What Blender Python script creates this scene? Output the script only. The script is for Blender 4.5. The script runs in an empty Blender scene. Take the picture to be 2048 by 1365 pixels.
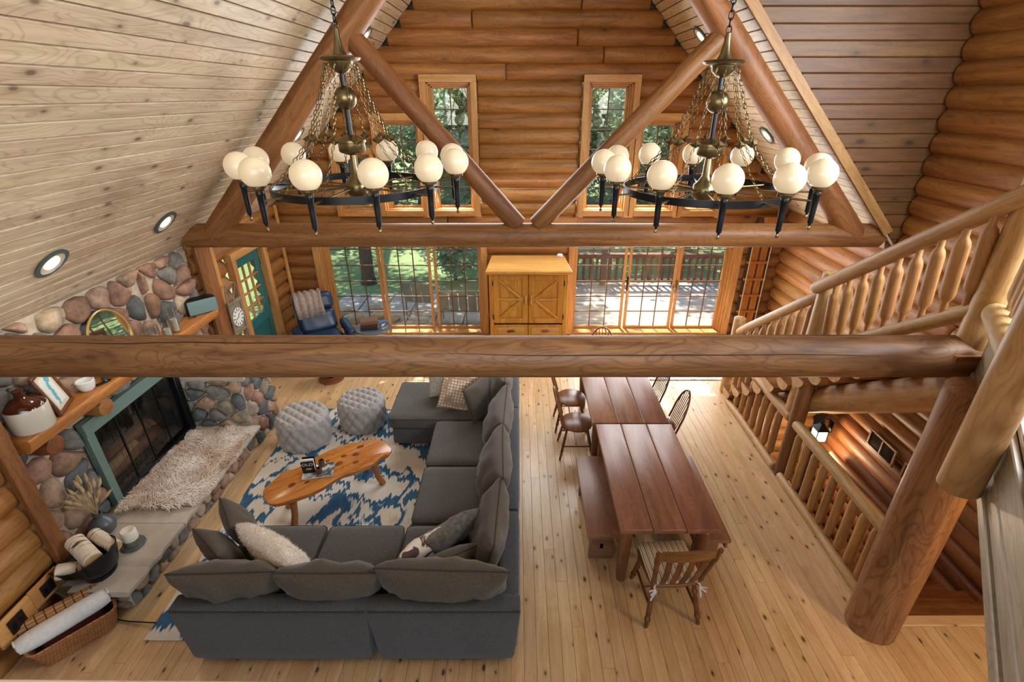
import bpy, bmesh, math, random
from mathutils import Vector, Matrix, Euler, noise as mnoise
R = math.radians
PI = math.pi
scene = bpy.context.scene
COL = scene.collection
rng = random.Random(7)

def srgb(r, g, b):
    def f(c):
        c /= 255.0
        return c / 12.92 if c <= .04045 else ((c + .055) / 1.055) ** 2.4
    return (f(r), f(g), f(b), 1.0)

# ------------------------------------------------------------------ camera, sky, lights, exposure
cam_d = bpy.data.cameras.new('camera')
cam = bpy.data.objects.new('camera', cam_d)
COL.objects.link(cam)
cam.location = (0, 0, 4.2)
cam.rotation_euler = (R(90 - 26.2), 0, 0)
cam_d.sensor_width = 36.0
cam_d.lens = 36.0 * 1000 / 2048
cam_d.shift_x = -13 / 2048
cam_d.clip_start = .05
cam_d.clip_end = 300
scene.camera = cam

world = bpy.data.worlds.new('world')
scene.world = world
world.use_nodes = True
wn = world.node_tree.nodes
wl = world.node_tree.links
for n in list(wn):
    wn.remove(n)
wo = wn.new('ShaderNodeOutputWorld')
wb = wn.new('ShaderNodeBackground')
ws = wn.new('ShaderNodeTexSky')
ws.sky_type = 'NISHITA'
ws.sun_disc = False
ws.sun_elevation = R(58)
ws.sun_rotation = R(-10)
wb.inputs['Strength'].default_value = .50
wl.new(ws.outputs[0], wb.inputs['Color'])
wl.new(wb.outputs[0], wo.inputs['Surface'])

def light(name, kind, loc, target, energy, color=(1, 1, 1), size=(1, 1), **kw):
    d = bpy.data.lights.new(name, kind)
    d.energy = energy
    d.color = color
    if kind == 'AREA':
        d.shape = 'RECTANGLE'
        d.size, d.size_y = size
    for k, v in kw.items():
        setattr(d, k, v)
    o = bpy.data.objects.new(name, d)
    COL.objects.link(o)
    o.location = loc
    o.rotation_euler = (Vector(target) - Vector(loc)).to_track_quat('-Z', 'Y').to_euler()
    return o

light('sun', 'SUN', (-4, 20, 30), (0.2, 0, 0), 14.0, (1, .95, .86), angle=R(.6))
# daylight of the dormer window in the right wall beside the loft (the window itself is built below)
light('dormer_window_light', 'AREA', (4.50, 2.6, 4.75), (-4.2, 4.3, 3.1), 430, (.93, .97, 1), (2.6, 1.7))
# unseen fill light added in the loft behind the photographer
light('loft_fill_light', 'AREA', (0.3, -2.3, 4.4), (0.3, 6, 2.6), 240, (1, .95, .88), (6, 2.6))
light('under_loft_lamp', 'POINT', (3.7, 1.5, 2.1), (3.7, 1.5, 0), 80, (1, .74, .46), shadow_soft_size=.12)
light('under_loft_lamp', 'POINT', (-1.6, .6, 2.1), (-1.6, .6, 0), 10, (1, .80, .56), shadow_soft_size=.12)
# daylight of the glazed gable wall
light('gable_window_light', 'AREA', (.18, 8.70, 3.3), (.18, 3, 1.2), 230, (.95, .98, 1), (4.6, 1.7))
light('sliding_door_light', 'AREA', (2.5, 8.70, 1.1), (2.3, 3, .6), 120, (.95, .98, 1), (2.9, 1.8))

scene.view_settings.view_transform = 'Standard'
scene.view_settings.look = 'None'
scene.view_settings.gamma = 1.0
scene.view_settings.use_curve_mapping = False
scene.view_settings.exposure = 0.0
scene.cycles.use_denoising = True
scene.cycles.max_bounces = 7
scene.cycles.diffuse_bounces = 4
scene.cycles.transparent_max_bounces = 12
scene.cycles.caustics_reflective = False
scene.cycles.caustics_refractive = False

# ------------------------------------------------------------------ mesh builder
class MB:
    def __init__(s):
        s.v = []
        s.f = []

    def add(s, vs, fs, M=None):
        n = len(s.v)
        if M is not None:
            vs = [M @ Vector(p) for p in vs]
        s.v += [tuple(p) for p in vs]
        s.f += [tuple(i + n for i in f) for f in fs]
        return s

    def box(s, x0, x1, y0, y1, z0, z1, M=None):
        vs = [(x, y, z) for z in (z0, z1) for y in (y0, y1) for x in (x0, x1)]
        return s.add(vs, [(0, 2, 3, 1), (4, 5, 7, 6), (0, 1, 5, 4), (2, 6, 7, 3), (0, 4, 6, 2), (1, 3, 7, 5)], M)

    def loft(s, rings, cap=True, closed=False, M=None):
        n = len(rings[0])
        vs = [p for r in rings for p in r]
        fs = []
        m = len(rings)
        for i in range(m if closed else m - 1):
            a, b = i * n, ((i + 1) % m) * n
            for k in range(n):
                k2 = (k + 1) % n
                fs.append((a + k, a + k2, b + k2, b + k))
        if cap and not closed:
            fs.append(tuple(reversed(range(n))))
            fs.append(tuple(range((m - 1) * n, m * n)))
        return s.add(vs, fs, M)

    def tube(s, pts, rad, n=8, closed=False, cap=True):
        pts = [Vector(p) for p in pts]
        m = len(pts)
        if not isinstance(rad, (list, tuple)):
            rad = [rad] * m
        rings = []
        up = None
        for i, p in enumerate(pts):
            if closed:
                t = pts[(i + 1) % m] - pts[i - 1]
            else:
                t = pts[min(i + 1, m - 1)] - pts[max(i - 1, 0)]
            t.normalize()
            if up is None:
                up = Vector((0, 0, 1)) if abs(t.z) < .9 else Vector((1, 0, 0))
            a = t.cross(up)
            if a.length < 1e-5:
                a = t.orthogonal()
            a.normalize()
            b = a.cross(t)
            up = b
            rings.append([p + (a * math.cos(2 * PI * k / n) + b * math.sin(2 * PI * k / n)) * rad[i] for k in range(n)])
        rings = [list(reversed(r)) for r in rings]
        return s.loft(rings, cap, closed)

    def cyl(s, p0, p1, r0, r1=None, n=12):
        return s.tube([p0, p1], [r0, r0 if r1 is None else r1], n)

    def lathe(s, prof, n=20, c=(0, 0, 0), M=None):
        rings = [[(c[0] + r * math.cos(2 * PI * k / n), c[1] + r * math.sin(2 * PI * k / n), c[2] + z) for k in range(n)] for r, z in prof]
        return s.loft(rings, True, False, M)

    def ball(s, c, r, n=16, m=10, sc=(1, 1, 1)):
        prof = [(r * math.sin(PI * (i + .001) / (m + .002)), -r * math.cos(PI * (i + .001) / (m + .002))) for i in range(m + 1)]
        M = Matrix.Translation(c) @ Matrix.Diagonal((sc[0], sc[1], sc[2], 1))
        return s.lathe(prof, n, (0, 0, 0), M)

    def torus(s, c, Rr, r, n=16, m=6, axis='Z', sc=(1, 1)):
        pts = []
        for k in range(n):
            a = 2 * PI * k / n
            u, w = Rr * math.cos(a) * sc[0], Rr * math.sin(a) * sc[1]
            pts.append({'Z': (c[0] + u, c[1] + w, c[2]), 'X': (c[0], c[1] + u, c[2] + w), 'Y': (c[0] + u, c[1], c[2] + w)}[axis])
        return s.tube(pts, r, m, closed=True)

    def prism(s, poly, z0, z1, M=None):
        n = len(poly)
        vs = [(x, y, z0) for x, y in poly] + [(x, y, z1) for x, y in poly]
        fs = [tuple(reversed(range(n))), tuple(range(n, 2 * n))] + [(k, (k + 1) % n, n + (k + 1) % n, n + k) for k in range(n)]
        return s.add(vs, fs, M)

    def softbox(s, w, d, h, r, cuts=8, crown=0.0, wr=0.0, seed=0, c=(0, 0, 0), M=None, sq=(0, 0)):
        bm = bmesh.new()
        bmesh.ops.create_cube(bm, size=2)
        bmesh.ops.subdivide_edges(bm, edges=bm.edges[:], cuts=cuts, use_grid_fill=True)
        hx, hy, hz = w / 2, d / 2, h / 2
        for v in bm.verts:
            p = v.co.copy()
            q = Vector((p.x * hx, p.y * hy, p.z * hz))
            i = Vector((max(-hx + r, min(hx - r, q.x)), max(-hy + r, min(hy - r, q.y)), max(-hz + r, min(hz - r, q.z))))
            dd = q - i
            if dd.length > 1e-6:
                q = i + dd.normalized() * r
            k = (1 - p.x ** 2) * (1 - p.y ** 2)
            if p.z > 0:
                q.z += crown * k * p.z
            if wr:
                nv = mnoise.noise_vector(Vector((q.x * 5 + seed, q.y * 5, q.z * 5)))
                q += nv * wr
            q.x *= 1 + sq[0] * p.z
            q.y *= 1 + sq[1] * p.z
            v.co = q + Vector(c)
        bm.verts.index_update()
        s.add([v.co.copy() for v in bm.verts], [[v.index for v in f.verts] for f in bm.faces], M)
        bm.free()
        return s

    def build(s, name, mat, parent=None, loc=(0, 0, 0), rot=(0, 0, 0), ang=40, bevel=0, kind=None, seg=2):
        me = bpy.data.meshes.new(name)
        me.from_pydata(s.v, [], s.f)
        if bevel:
            bm = bmesh.new()
            bm.from_mesh(me)
            es = [e for e in bm.edges if e.is_manifold and e.calc_face_angle(0) > R(30)]
            bmesh.ops.bevel(bm, geom=es, offset=bevel, segments=seg, affect='EDGES', profile=.5, clamp_overlap=True)
            bm.to_mesh(me)
            bm.free()
        me.validate()
        if ang:
            me.polygons.foreach_set('use_smooth', [True] * len(me.polygons))
            me.set_sharp_from_angle(angle=R(ang))
        me.materials.append(mat)
        o = bpy.data.objects.new(name, me)
        COL.objects.link(o)
        o.location = loc
        o.rotation_euler = rot
        if parent:
            o.parent = parent
        if kind:
            o['kind'] = kind
        return o

def empty(name, loc=(0, 0, 0), rz=0, parent=None):
    o = bpy.data.objects.new(name, None)
    o.empty_display_size = .1
    COL.objects.link(o)
    o.location = loc
    o.rotation_euler = (0, 0, rz)
    if parent:
        o.parent = parent
    return o

def tag(o, label, cat, group=None):
    o['label'] = label
    o['category'] = cat
    if group:
        o['group'] = group
    return o

def thing(name, label, cat, loc=(0, 0, 0), rz=0, group=None):
    return tag(empty(name, loc, rz), label, cat, group)

def struct(name, loc=(0, 0, 0), rz=0):
    o = empty(name, loc, rz)
    o['kind'] = 'structure'
    return o

KIDS = None
def copy_tree(o, parent=None):
    c = o.copy()
    COL.objects.link(c)
    c.parent = parent
    for ch in list(o.children):
        copy_tree(ch, c)
    return c

def dup(o, loc, rz, label=None):
    c = copy_tree(o)
    c.location = loc
    c.rotation_euler = (0, 0, rz)
    if label:
        c['label'] = label
    return c

# ------------------------------------------------------------------ materials
class NT:
    def __init__(s, name):
        s.m = bpy.data.materials.new(name)
        s.m.use_nodes = True
        s.t = s.m.node_tree
        s.t.nodes.clear()
        s.out = s.n('ShaderNodeOutputMaterial')
        s.b = s.n('ShaderNodeBsdfPrincipled')
        s.l(s.b.outputs[0], s.out.inputs[0])

    def n(s, typ, **kw):
        x = s.t.nodes.new(typ)
        for k, v in kw.items():
            if k.startswith('i_'):
                key = k[2:].replace('_', ' ')
                x.inputs[key].default_value = v
            else:
                setattr(x, k, v)
        return x

    def l(s, a, b):
        s.t.links.new(a, b)

    def math(s, op, a, b=None):
        x = s.n('ShaderNodeMath', operation=op)
        for i, q in enumerate((a, b)):
            if q is None:
                continue
            if hasattr(q, 'links'):
                s.l(q, x.inputs[i])
            else:
                x.inputs[i].default_value = q
        return x.outputs[0]

    def mix(s, fac, a, b, blend='MIX'):
        x = s.n('ShaderNodeMix', data_type='RGBA', blend_type=blend)
        for idx, q in ((0, fac), (6, a), (7, b)):
            if hasattr(q, 'links'):
                s.l(q, x.inputs[idx])
            else:
                x.inputs[idx].default_value = q
        return x.outputs[2]

    def ramp(s, fac, stops):
        x = s.n('ShaderNodeValToRGB')
        e = x.color_ramp.elements
        while len(e) < len(stops):
            e.new(.5)
        for i, (p, c) in enumerate(stops):
            e[i].position = p
            e[i].color = c if len(c) == 4 else (*c, 1)
        s.l(fac, x.inputs[0])
        return x.outputs[0]

    def coords(s, scale=(1, 1, 1), rand=True):
        tc = s.n('ShaderNodeTexCoord')
        v = tc.outputs['Object']
        if rand:
            oi = s.n('ShaderNodeObjectInfo')
            s.rand = oi.outputs['Random']
            cmb = s.n('ShaderNodeVectorMath', operation='SCALE')
            cmb.inputs[0].default_value = (37.1, 91.7, 53.3)
            s.l(oi.outputs['Random'], cmb.inputs['Scale'])
            ad = s.n('ShaderNodeVectorMath', operation='ADD')
            s.l(v, ad.inputs[0])
            s.l(cmb.outputs[0], ad.inputs[1])
            v = ad.outputs[0]
        s.v = v
        return v

    def mapped(s, scale):
        x = s.n('ShaderNodeMapping')
        x.inputs['Scale'].default_value = scale
        s.l(s.v, x.inputs[0])
        return x.outputs[0]

    def noise(s, vec, scale, detail=3, rough=.55, dist=0):
        x = s.n('ShaderNodeTexNoise', i_Scale=scale, i_Detail=detail, i_Roughness=rough, i_Distortion=dist)
        s.l(vec, x.inputs['Vector'])
        return x.outputs[0]

    def bump(s, h, strength=.2, dist=.01):
        x = s.n('ShaderNodeBump', i_Strength=strength, i_Distance=dist)
        s.l(h, x.inputs['Height'])
        s.l(x.outputs[0], s.b.inputs['Normal'])

    def set(s, **kw):
        for k, v in kw.items():
            inp = s.b.inputs[k.replace('_', ' ')]
            if hasattr(v, 'links'):
                s.l(v, inp)
            else:
                inp.default_value = v
        return s.m

def wood(name, light_c, dark_c, axis='X', rough=.5, knots=2.6, kthr=.07, kprob=.5, var=.22, fig=.5, bump=.12, spec=.4, kcol=(52, 30, 16), flat=False):
    t = NT(name)
    t.coords()
    def sc(al, ac):
        return {'X': (al, ac, ac), 'Y': (ac, al, ac), 'Z': (ac, ac, al)}[axis]
    n1 = t.noise(t.mapped(sc(.55, 5)), 1.6, 4, .6, 1.2)
    base = t.ramp(n1, [(.3, srgb(*dark_c)), (.68, srgb(*light_c))])
    # growth-ring figure
    w = t.n('ShaderNodeTexNoise', i_Scale=1.0, i_Detail=2.0, i_Roughness=.5, i_Distortion=.6)
    t.l(t.mapped(sc(.9, 4.2)), w.inputs['Vector'])
    rings = t.math('FRACT', t.math('MULTIPLY', w.outputs[0], 17.0))
    rr = t.ramp(rings, [(0.0, (.62, .58, .54)), (.25, (1, 1, 1)), (.8, (1, 1, 1)), (1.0, (.7, .66, .62))])
    base = t.mix(fig, base, rr, 'MULTIPLY')
    g = t.noise(t.mapped(sc(2.0, 70)), 1.0, 2)
    base = t.mix(.35, base, t.ramp(g, [(.3, (.72, .70, .68)), (.6, (1, 1, 1))]), 'MULTIPLY')
    if knots:
        vo = t.n('ShaderNodeTexVoronoi', i_Scale=knots)
        if flat:
            vo.voronoi_dimensions = '2D'
        t.l(t.mapped(sc(.5, 1.0)), vo.inputs['Vector'])
        sep = t.n('ShaderNodeSeparateColor')
        t.l(vo.outputs['Color'], sep.inputs[0])
        on = t.math('GREATER_THAN', sep.outputs[0], 1 - kprob)
        size = t.math('MULTIPLY', sep.outputs[1], kthr * .6)
        d = t.math('SUBTRACT', vo.outputs['Distance'], size)
        halo = t.ramp(d, [(0.0, (1, 1, 1)), (kthr * 1.5, (0, 0, 0))])
        core = t.ramp(d, [(0.0, (1, 1, 1)), (kthr * .5, (0, 0, 0))])
        base = t.mix(t.math('MULTIPLY', t.math('MULTIPLY', halo, on), .45), base, srgb(*[c * .62 for c in dark_c]))
        base = t.mix(t.math('MULTIPLY', t.math('MULTIPLY', core, on), .85), base, srgb(*kcol))
    hv = t.n('ShaderNodeHueSaturation')
    t.l(base, hv.inputs['Color'])
    t.l(t.math('ADD', t.math('MULTIPLY', t.rand, var), 1 - var / 2), hv.inputs['Value'])
    t.l(t.math('ADD', t.math('MULTIPLY', t.math('FRACT', t.math('MULTIPLY', t.rand, 7.3)), .012), .497), hv.inputs['Hue'])
    if bump:
        t.bump(n1, bump, .02)
    return t.set(Base_Color=hv.outputs[0], Roughness=rough, Specular_IOR_Level=spec)

def plain(name, rgb, rough=.5, metal=0, spec=.5, nscale=0, namt=.2, bump=0, emis=None, estr=0, var=0, **kw):
    t = NT(name)
    t.coords()
    c = srgb(*rgb)
    if nscale:
        n = t.noise(t.v, nscale, 4)
        c = t.mix(t.ramp(n, [(.3, (0, 0, 0)), (.7, (1, 1, 1))]), tuple(x * (1 - namt) for x in c[:3]) + (1,), tuple(min(1, x * (1 + namt)) for x in c[:3]) + (1,))
        if bump:
            t.bump(n, bump, .01)
    if var:
        hv = t.n('ShaderNodeHueSaturation')
        if hasattr(c, 'links'):
            t.l(c, hv.inputs['Color'])
        else:
            hv.inputs['Color'].default_value = c
        t.l(t.math('ADD', t.math('MULTIPLY', t.rand, var), 1 - var / 2), hv.inputs['Value'])
        c = hv.outputs[0]
    t.set(Base_Color=c, Roughness=rough, Metallic=metal, Specular_IOR_Level=spec)
    if emis:
        t.set(Emission_Color=srgb(*emis), Emission_Strength=estr)
    for k, v in kw.items():
        t.set(**{k: v})
    return t.m

def fabric(name, rgb, rgb2=None, scale=60, rough=.9, bump=.25):
    t = NT(name)
    t.coords()
    n = t.noise(t.v, scale, 2)
    big = t.noise(t.v, 2.2, 3)
    c2 = rgb2 or tuple(x * .78 for x in rgb)
    c = t.mix(t.ramp(n, [(.35, (0, 0, 0)), (.65, (1, 1, 1))]), srgb(*c2), srgb(*rgb))
    c = t.mix(.3, c, t.ramp(big, [(.3, (.7, .7, .7)), (.7, (1, 1, 1))]), 'MULTIPLY')
    t.bump(t.noise(t.v, scale * 2.5, 2), bump, .004)
    return t.set(Base_Color=c, Roughness=rough, Specular_IOR_Level=.2, Sheen_Weight=.25)

def glass(name, tint=(1, 1, 1), gloss=.07, rough=.0):
    t = NT(name)
    tr = t.n('ShaderNodeBsdfTransparent')
    tr.inputs[0].default_value = (*tint, 1)
    gl = t.n('ShaderNodeBsdfGlossy')
    gl.inputs['Roughness'].default_value = rough
    mx = t.n('ShaderNodeMixShader')
    mx.inputs[0].default_value = gloss
    t.l(tr.outputs[0], mx.inputs[1])
    t.l(gl.outputs[0], mx.inputs[2])
    t.l(mx.outputs[0], t.out.inputs[0])
    t.t.nodes.remove(t.b)
    return t.m

M = {}
LOG_L, LOG_D = (178, 120, 70), (130, 80, 42)
for ax in 'XYZ':
    M['log' + ax] = wood('log_wood_' + ax, LOG_L, LOG_D, ax, .5, 2.4, .075, .45, .25, .55)
M['log_wall'] = wood('log_wall_wood', (178, 121, 66), (130, 83, 42), 'X', .5, 2.2, .08, .5, .30, .55)
M['truss'] = wood('truss_log_wood', (152, 98, 56), (108, 64, 34), 'X', .5, 2.2, .07, .4, .14, .6)
M['beam'] = wood('peeled_beam_wood', (142, 98, 62), (98, 60, 36), 'X', .5, 2.0, .06, .3, .05, 1.0)
M['bal'] = wood('baluster_wood', (184, 136, 84), (148, 100, 56), 'X', .5, 2.4, .08, .4, .2, .5)
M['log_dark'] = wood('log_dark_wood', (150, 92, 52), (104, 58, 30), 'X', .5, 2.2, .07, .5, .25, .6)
M['log_post'] = wood('peeled_post_wood', (164, 114, 72), (112, 70, 40), 'X', .5, 2.0, .06, .3, .1, 1.0)
M['log_pale'] = wood('peeled_pale_wood', (196, 156, 108), (160, 116, 70), 'X', .5, 2.6, .08, .5, .2, .5)
M['ceil'] = wood('ceiling_board_wood', (210, 188, 160), (180, 154, 124), 'X', .5, 3.6, .09, .5, .16, .6, kcol=(104, 84, 64), flat=True)
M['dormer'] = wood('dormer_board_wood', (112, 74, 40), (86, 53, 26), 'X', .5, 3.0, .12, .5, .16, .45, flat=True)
M['floor'] = wood('floor_plank_wood', (224, 190, 148), (204, 160, 112), 'X', .3, 6.5, .10, .6, .16, .25, .05, .5, kcol=(52, 32, 20), flat=True)
M['trimX'] = wood('trim_wood_X', (214, 160, 100), (180, 122, 66), 'X', .45, 2.0, .05, .3, .12, .4)
M['trimZ'] = wood('trim_wood_Z', (214, 160, 100), (180, 122, 66), 'Z', .45, 2.0, .05, .3, .12, .4)
M['trimY'] = wood('trim_wood_Y', (214, 160, 100), (180, 122, 66), 'Y', .45, 2.0, .05, .3, .12, .4)
M['fascia'] = wood('fascia_board_wood', (178, 168, 152), (146, 134, 116), 'X', .45, 1.6, .06, .4, .1, .5)
M['gap'] = plain('joint_shadow_wood', (48, 30, 17), .9)
M['glass'] = glass('window_glass', (.93, .96, .95), .06)
M['muntin'] = plain('muntin_wood', (104, 74, 46), .5)
M['black'] = plain('black_iron', (22, 24, 28), .35, .4)
M['brass'] = plain('antique_brass', (122, 106, 74), .32, .9, nscale=9, namt=.25)
M['mortar'] = plain('mortar', (186, 172, 152), .95, nscale=14, namt=.18, bump=.3)
# ------------------------------------------------------------------ setting: geometry constants
YW, XL, XR = 8.85, -4.28, 4.73
RX, RZ, RS = .195, 7.42, 1.1            # ridge x, ridge height, roof slope
YD = 6.17                               # dormer cheek wall
def roof(x):
    return RZ - RS * abs(x - RX)

def log_mesh(L, r, seed=0, n=14, wob=.035, endr=.03, r1=None):
    """a peeled log along local X from 0 to L"""
    mb = MB()
    m = max(3, int(L / .4))
    xs = [0, endr * .35, endr] + [endr + (L - 2 * endr) * i / m for i in range(1, m)] + [L - endr, L - endr * .35, L]
    rs = [.80, .94, 1] + [1] * (m - 1) + [1, .94, .80]
    rings = []
    for x, k in zip(xs, rs):
        rb = r + ((r1 if r1 is not None else r) - r) * x / L
        rings.append([(x, *(Vector((math.cos(2 * PI * j / n), math.sin(2 * PI * j / n))) * rb * k * (1 + wob * mnoise.noise(Vector((x * 1.3, math.cos(2 * PI * j / n) * 1.1 + seed * 3.7, math.sin(2 * PI * j / n) * 1.1))))) ) for j in range(n)])
    return mb.loft([list(q) for q in rings])

def log(name, p0, p1, r, mat, parent=None, seed=None, up=(0, 0, 1), **kw):
    p0, p1 = Vector(p0), Vector(p1)
    d = p1 - p0
    o = log_mesh(d.length, r, rng.random() * 50 if seed is None else seed, **kw).build(name, mat, parent, p0)
    o.rotation_euler = d.to_track_quat('X', 'Z').to_euler()
    return o

def board(name, L, w, th, mat, parent, ch=.006, M4=None, ang=30):
    """board along local X, face on local +Z with chamfered long edges"""
    h = w / 2
    sec = [(-h, -th), (h, -th), (h, -ch), (h - ch, 0), (-h + ch, 0), (-h, -ch)]
    mb = MB().loft([[(0, y, z) for y, z in sec], [(L, y, z) for y, z in sec]])
    o = mb.build(name, mat, parent, ang=0)
    if M4 is not None:
        o.matrix_local = M4
    return o

def frame4(o, x, z):
    x, z = Vector(x).normalized(), Vector(z).normalized()
    y = z.cross(x)
    m = Matrix((x, y, z)).transposed().to_4x4()
    m.translation = Vector(o)
    return m

# floor -------------------------------------------------------------
floor = struct('floor')
HX0, HX1, HY0, HY1 = 3.26, 4.62, 2.94, 6.5     # stairwell hole
mb = MB()
mb.box(-4.6, HX0, -2.5, 9.1, -.12, -.022)
mb.box(HX0, 4.9, -2.5, HY0, -.12, -.022)
mb.box(HX0, 4.9, HY1, 9.1, -.12, -.022)
mb.build('subfloor', M['gap'], floor, ang=0)
W = .106
x = -4.3
while x < 4.7:
    spans = [(1.7, 8.9)] if x + W / 2 < HX0 else [(1.7, HY0 - .10), (HY1 + .02, 8.9)]
    for y0, y1 in spans:
        y = y0 - rng.random() * (2.2 if y1 - y0 > 3 else 0)
        while y < y1 - .05:
            L = rng.uniform(2.2, 3.6)
            e = min(y + L, y1)
            if y1 - e < .5:
                e = y1
            board('floor_plank', e - y - .002, W - .002, .02, M['floor'], floor, .0015, frame4((x + W / 2, y, rng.uniform(-.0012, .0)), (0, 1, 0), (0, 0, 1)))
            y = e
    x += W
board('floor_nosing', HX1 - HX0 + .06, .1, .04, M['floor'], floor, .008, frame4((HX0 - .02, HY0 - .05, .012), (1, 0, 0), (0, 0, 1)))
board('floor_nosing', HY1 - HY0, .1, .04, M['floor'], floor, .008, frame4((HX0 - .03, HY0, .006), (0, 1, 0), (0, 0, 1)))

# ceiling -----------------------------------------------------------
ceil = struct('ceiling')
nl = math.hypot(1, RS)
SW = .130
def slope_boards(sgn, y0, y1, xend, splits):
    n = Vector((sgn * -RS, 0, -1)).normalized()      # into the room; sgn=+1 for the right slope
    # right slope: z = RZ - RS (x-RX); outward normal (RS,0,1) -> inward (-RS,0,-1)
    total = abs(xend - RX) * nl
    k = 0
    s = SW / 2
    while s < total:
        px = RX + sgn * s / nl
        pz = RZ - RS * s / nl
        cuts = [y0] + ([rng.uniform(y0 + 1.2, y1 - 1.2)] if splits and rng.random() < .55 else []) + [y1]
        for a, b in zip(cuts, cuts[1:]):
            board('ceiling_board', b - a - .002, SW - .011, .02, M['ceil'], ceil, .004, frame4((px, a, pz), (0, 1, 0), n))
        s += SW
slope_boards(-1, -1.0, YW + .05, -4.5, True)
slope_boards(1, YD - .05, YW + .05, 4.95, False)
mb = MB()
def roof_slab(sgn, y0, y1, xend, off=.03, th=.15):
    a, b = (RX, RZ), (xend, RZ - RS * abs(xend - RX))
    pts = [(a[0], a[1] + off), (b[0], b[1] + off), (b[0], b[1] + off + th), (a[0], a[1] + off + th)]
    mb.loft([[(x, y0, z) for x, z in pts], [(x, y1, z) for x, z in pts]])
roof_slab(-1, -3, 9.5, -5.0)
roof_slab(1, YD + .02, 9.5, 5.3)
pts = [(RX, 7.44), (5.2, 6.35), (5.2, 6.5), (RX, 7.6)]
mb.loft([[(x, -3, z) for x, z in pts], [(x, YD + .02, z) for x, z in pts]])
mb.build('roof_slab', M['gap'], ceil, ang=0)
# edge trim of the right slope
d = Vector((1, 0, -RS)).normalized()
o = board('ceiling_edge_board', 6.35, .11, .03, M['bal'], ceil, .004, frame4((RX + .1, YD - .055, RZ - RS * .1 + .058), d, (0, -1, 0)))

# log walls ---------------------------------------------------------
PITCH, LR = .235, .142
def gaps(lo, hi, holes):
    segs = [(lo, hi)]
    for a, b in holes:
        ns = []
        for s0, s1 in segs:
            if b <= s0 or a >= s1:
                ns.append((s0, s1))
            else:
                if a - s0 > .03: ns.append((s0, a))
                if s1 - b > .03: ns.append((b, s1))
        segs = ns
    return segs

wb_ = struct('wall_back')
LOW = [(-3.70, -.58, -1, 2.14), (.92, 4.03, -1, 2.14)]
UP = [(-1.56, -.66, 2.29, 4.50), (-2.40, -1.54, 2.29, 3.95), (-3.14, -2.38, 2.29, 3.44),
      (1.02, 1.92, 2.29, 4.50), (1.90, 2.76, 2.29, 3.95), (2.74, 3.50, 2.29, 3.44)]
z = .06
row = 0
while z < 7.2:
    hw = (RZ - z) / RS
    lo, hi = max(-4.5, RX - hw), min(4.95, RX + hw)
    holes = [(a, b) for a, b, c, d_ in LOW + UP if c < z < d_]
    for s0, s1 in gaps(lo, hi, holes):
        cut = [s0, s1]
        if s1 - s0 > 3:
            cut = [s0, s0 + (s1 - s0) * rng.uniform(.25, .75), s1]
        for a, b in zip(cut, cut[1:]):
            log('log', (a + .004, YW + LR - .012, z), (b - .004, YW + LR - .012, z), LR, M['log_wall'], wb_, endr=.022)
    z += PITCH
    row += 1

wl_ = struct('wall_left')
DOOR = (7.02, 8.08)
z = .06
while z < 2.7:
    for s0, s1 in [(-2.4, 3.2)] + gaps(6.3, 8.86, [DOOR] if z < 2.1 else []):
        log('log', (XL - LR + (.16 if s0 < 3 else 0.05), s0, z), (XL - LR + (.16 if s0 < 3 else .05), s1, z), LR, M['log_wall'], wl_, endr=.05)
    z += PITCH
# posts and boards that end the log courses of the left wall
board('corner_board', 2.5, .13, .05, M['truss'], wl_, .006, frame4((-4.05, 3.17, .0), (0, 0, 1), (1, 0, 0)))
board('corner_board', 2.45, .2, .06, M['log_dark'], wl_, .006, frame4((-4.10, 6.34, .0), (0, 0, 1), (1, -.5, 0)))
board('corner_board', 2.45, .11, .05, M['trimX'], wl_, .006, frame4((-4.10, 6.52, .0), (0, 0, 1), (1, 0, 0)))
log('corner_pole', (XL + .06, YW - .07, 0), (XL + .06, YW - .07, 2.5), .035, M['trimX'], wl_)

wr_ = struct('wall_right')
z = -2.17
while z < 6.3:
    y1 = 8.86 if z < 2.45 else YD - .005
    y0 = 2.2 if z < 0 else -2.4
    segs = [(y0, y1)]
    if 3.75 < z < 5.65:
        segs = [(y0, 1.25), (4.05, y1)]
    if z < 0:
        segs = [(2.2, 6.4)]
    for s0, s1 in segs:
        cut = [s0, s1] if s1 - s0 < 5 else [s0, rng.uniform(s0 + 2, s1 - 2), s1]
        for a, b in zip(cut, cut[1:]):
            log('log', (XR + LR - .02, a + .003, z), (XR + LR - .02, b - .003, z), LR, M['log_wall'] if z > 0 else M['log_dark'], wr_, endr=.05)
    z += PITCH
mb = MB().box(4.98, 5.08, -2.5, 9.1, -2.5, 3.6)
mb.build('wall_core', M['gap'], wr_, ang=0)

# dormer cheek wall of planks --------------------------------------
wd_ = struct('wall_dormer')
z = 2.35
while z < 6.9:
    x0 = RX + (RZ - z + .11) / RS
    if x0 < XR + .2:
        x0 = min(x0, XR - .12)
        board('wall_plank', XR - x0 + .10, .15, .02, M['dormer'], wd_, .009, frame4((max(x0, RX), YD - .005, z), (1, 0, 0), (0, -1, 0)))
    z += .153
mb = MB()
mb.add([(RX, YD + .02, 7.6), (5.2, YD + .02, 6.5), (5.2, YD + .02, 2.0), (RX, YD + .02, 7.5),
        (RX, YD + .08, 7.6), (5.2, YD + .08, 6.5), (5.2, YD + .08, 2.0), (RX, YD + .08, 7.5)],
       [(0, 1, 2, 3), (7, 6, 5, 4), (0, 4, 5, 1), (1, 5, 6, 2), (2, 6, 7, 3)])
mb.build('wall_core', M['gap'], wd_, ang=0)

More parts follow.
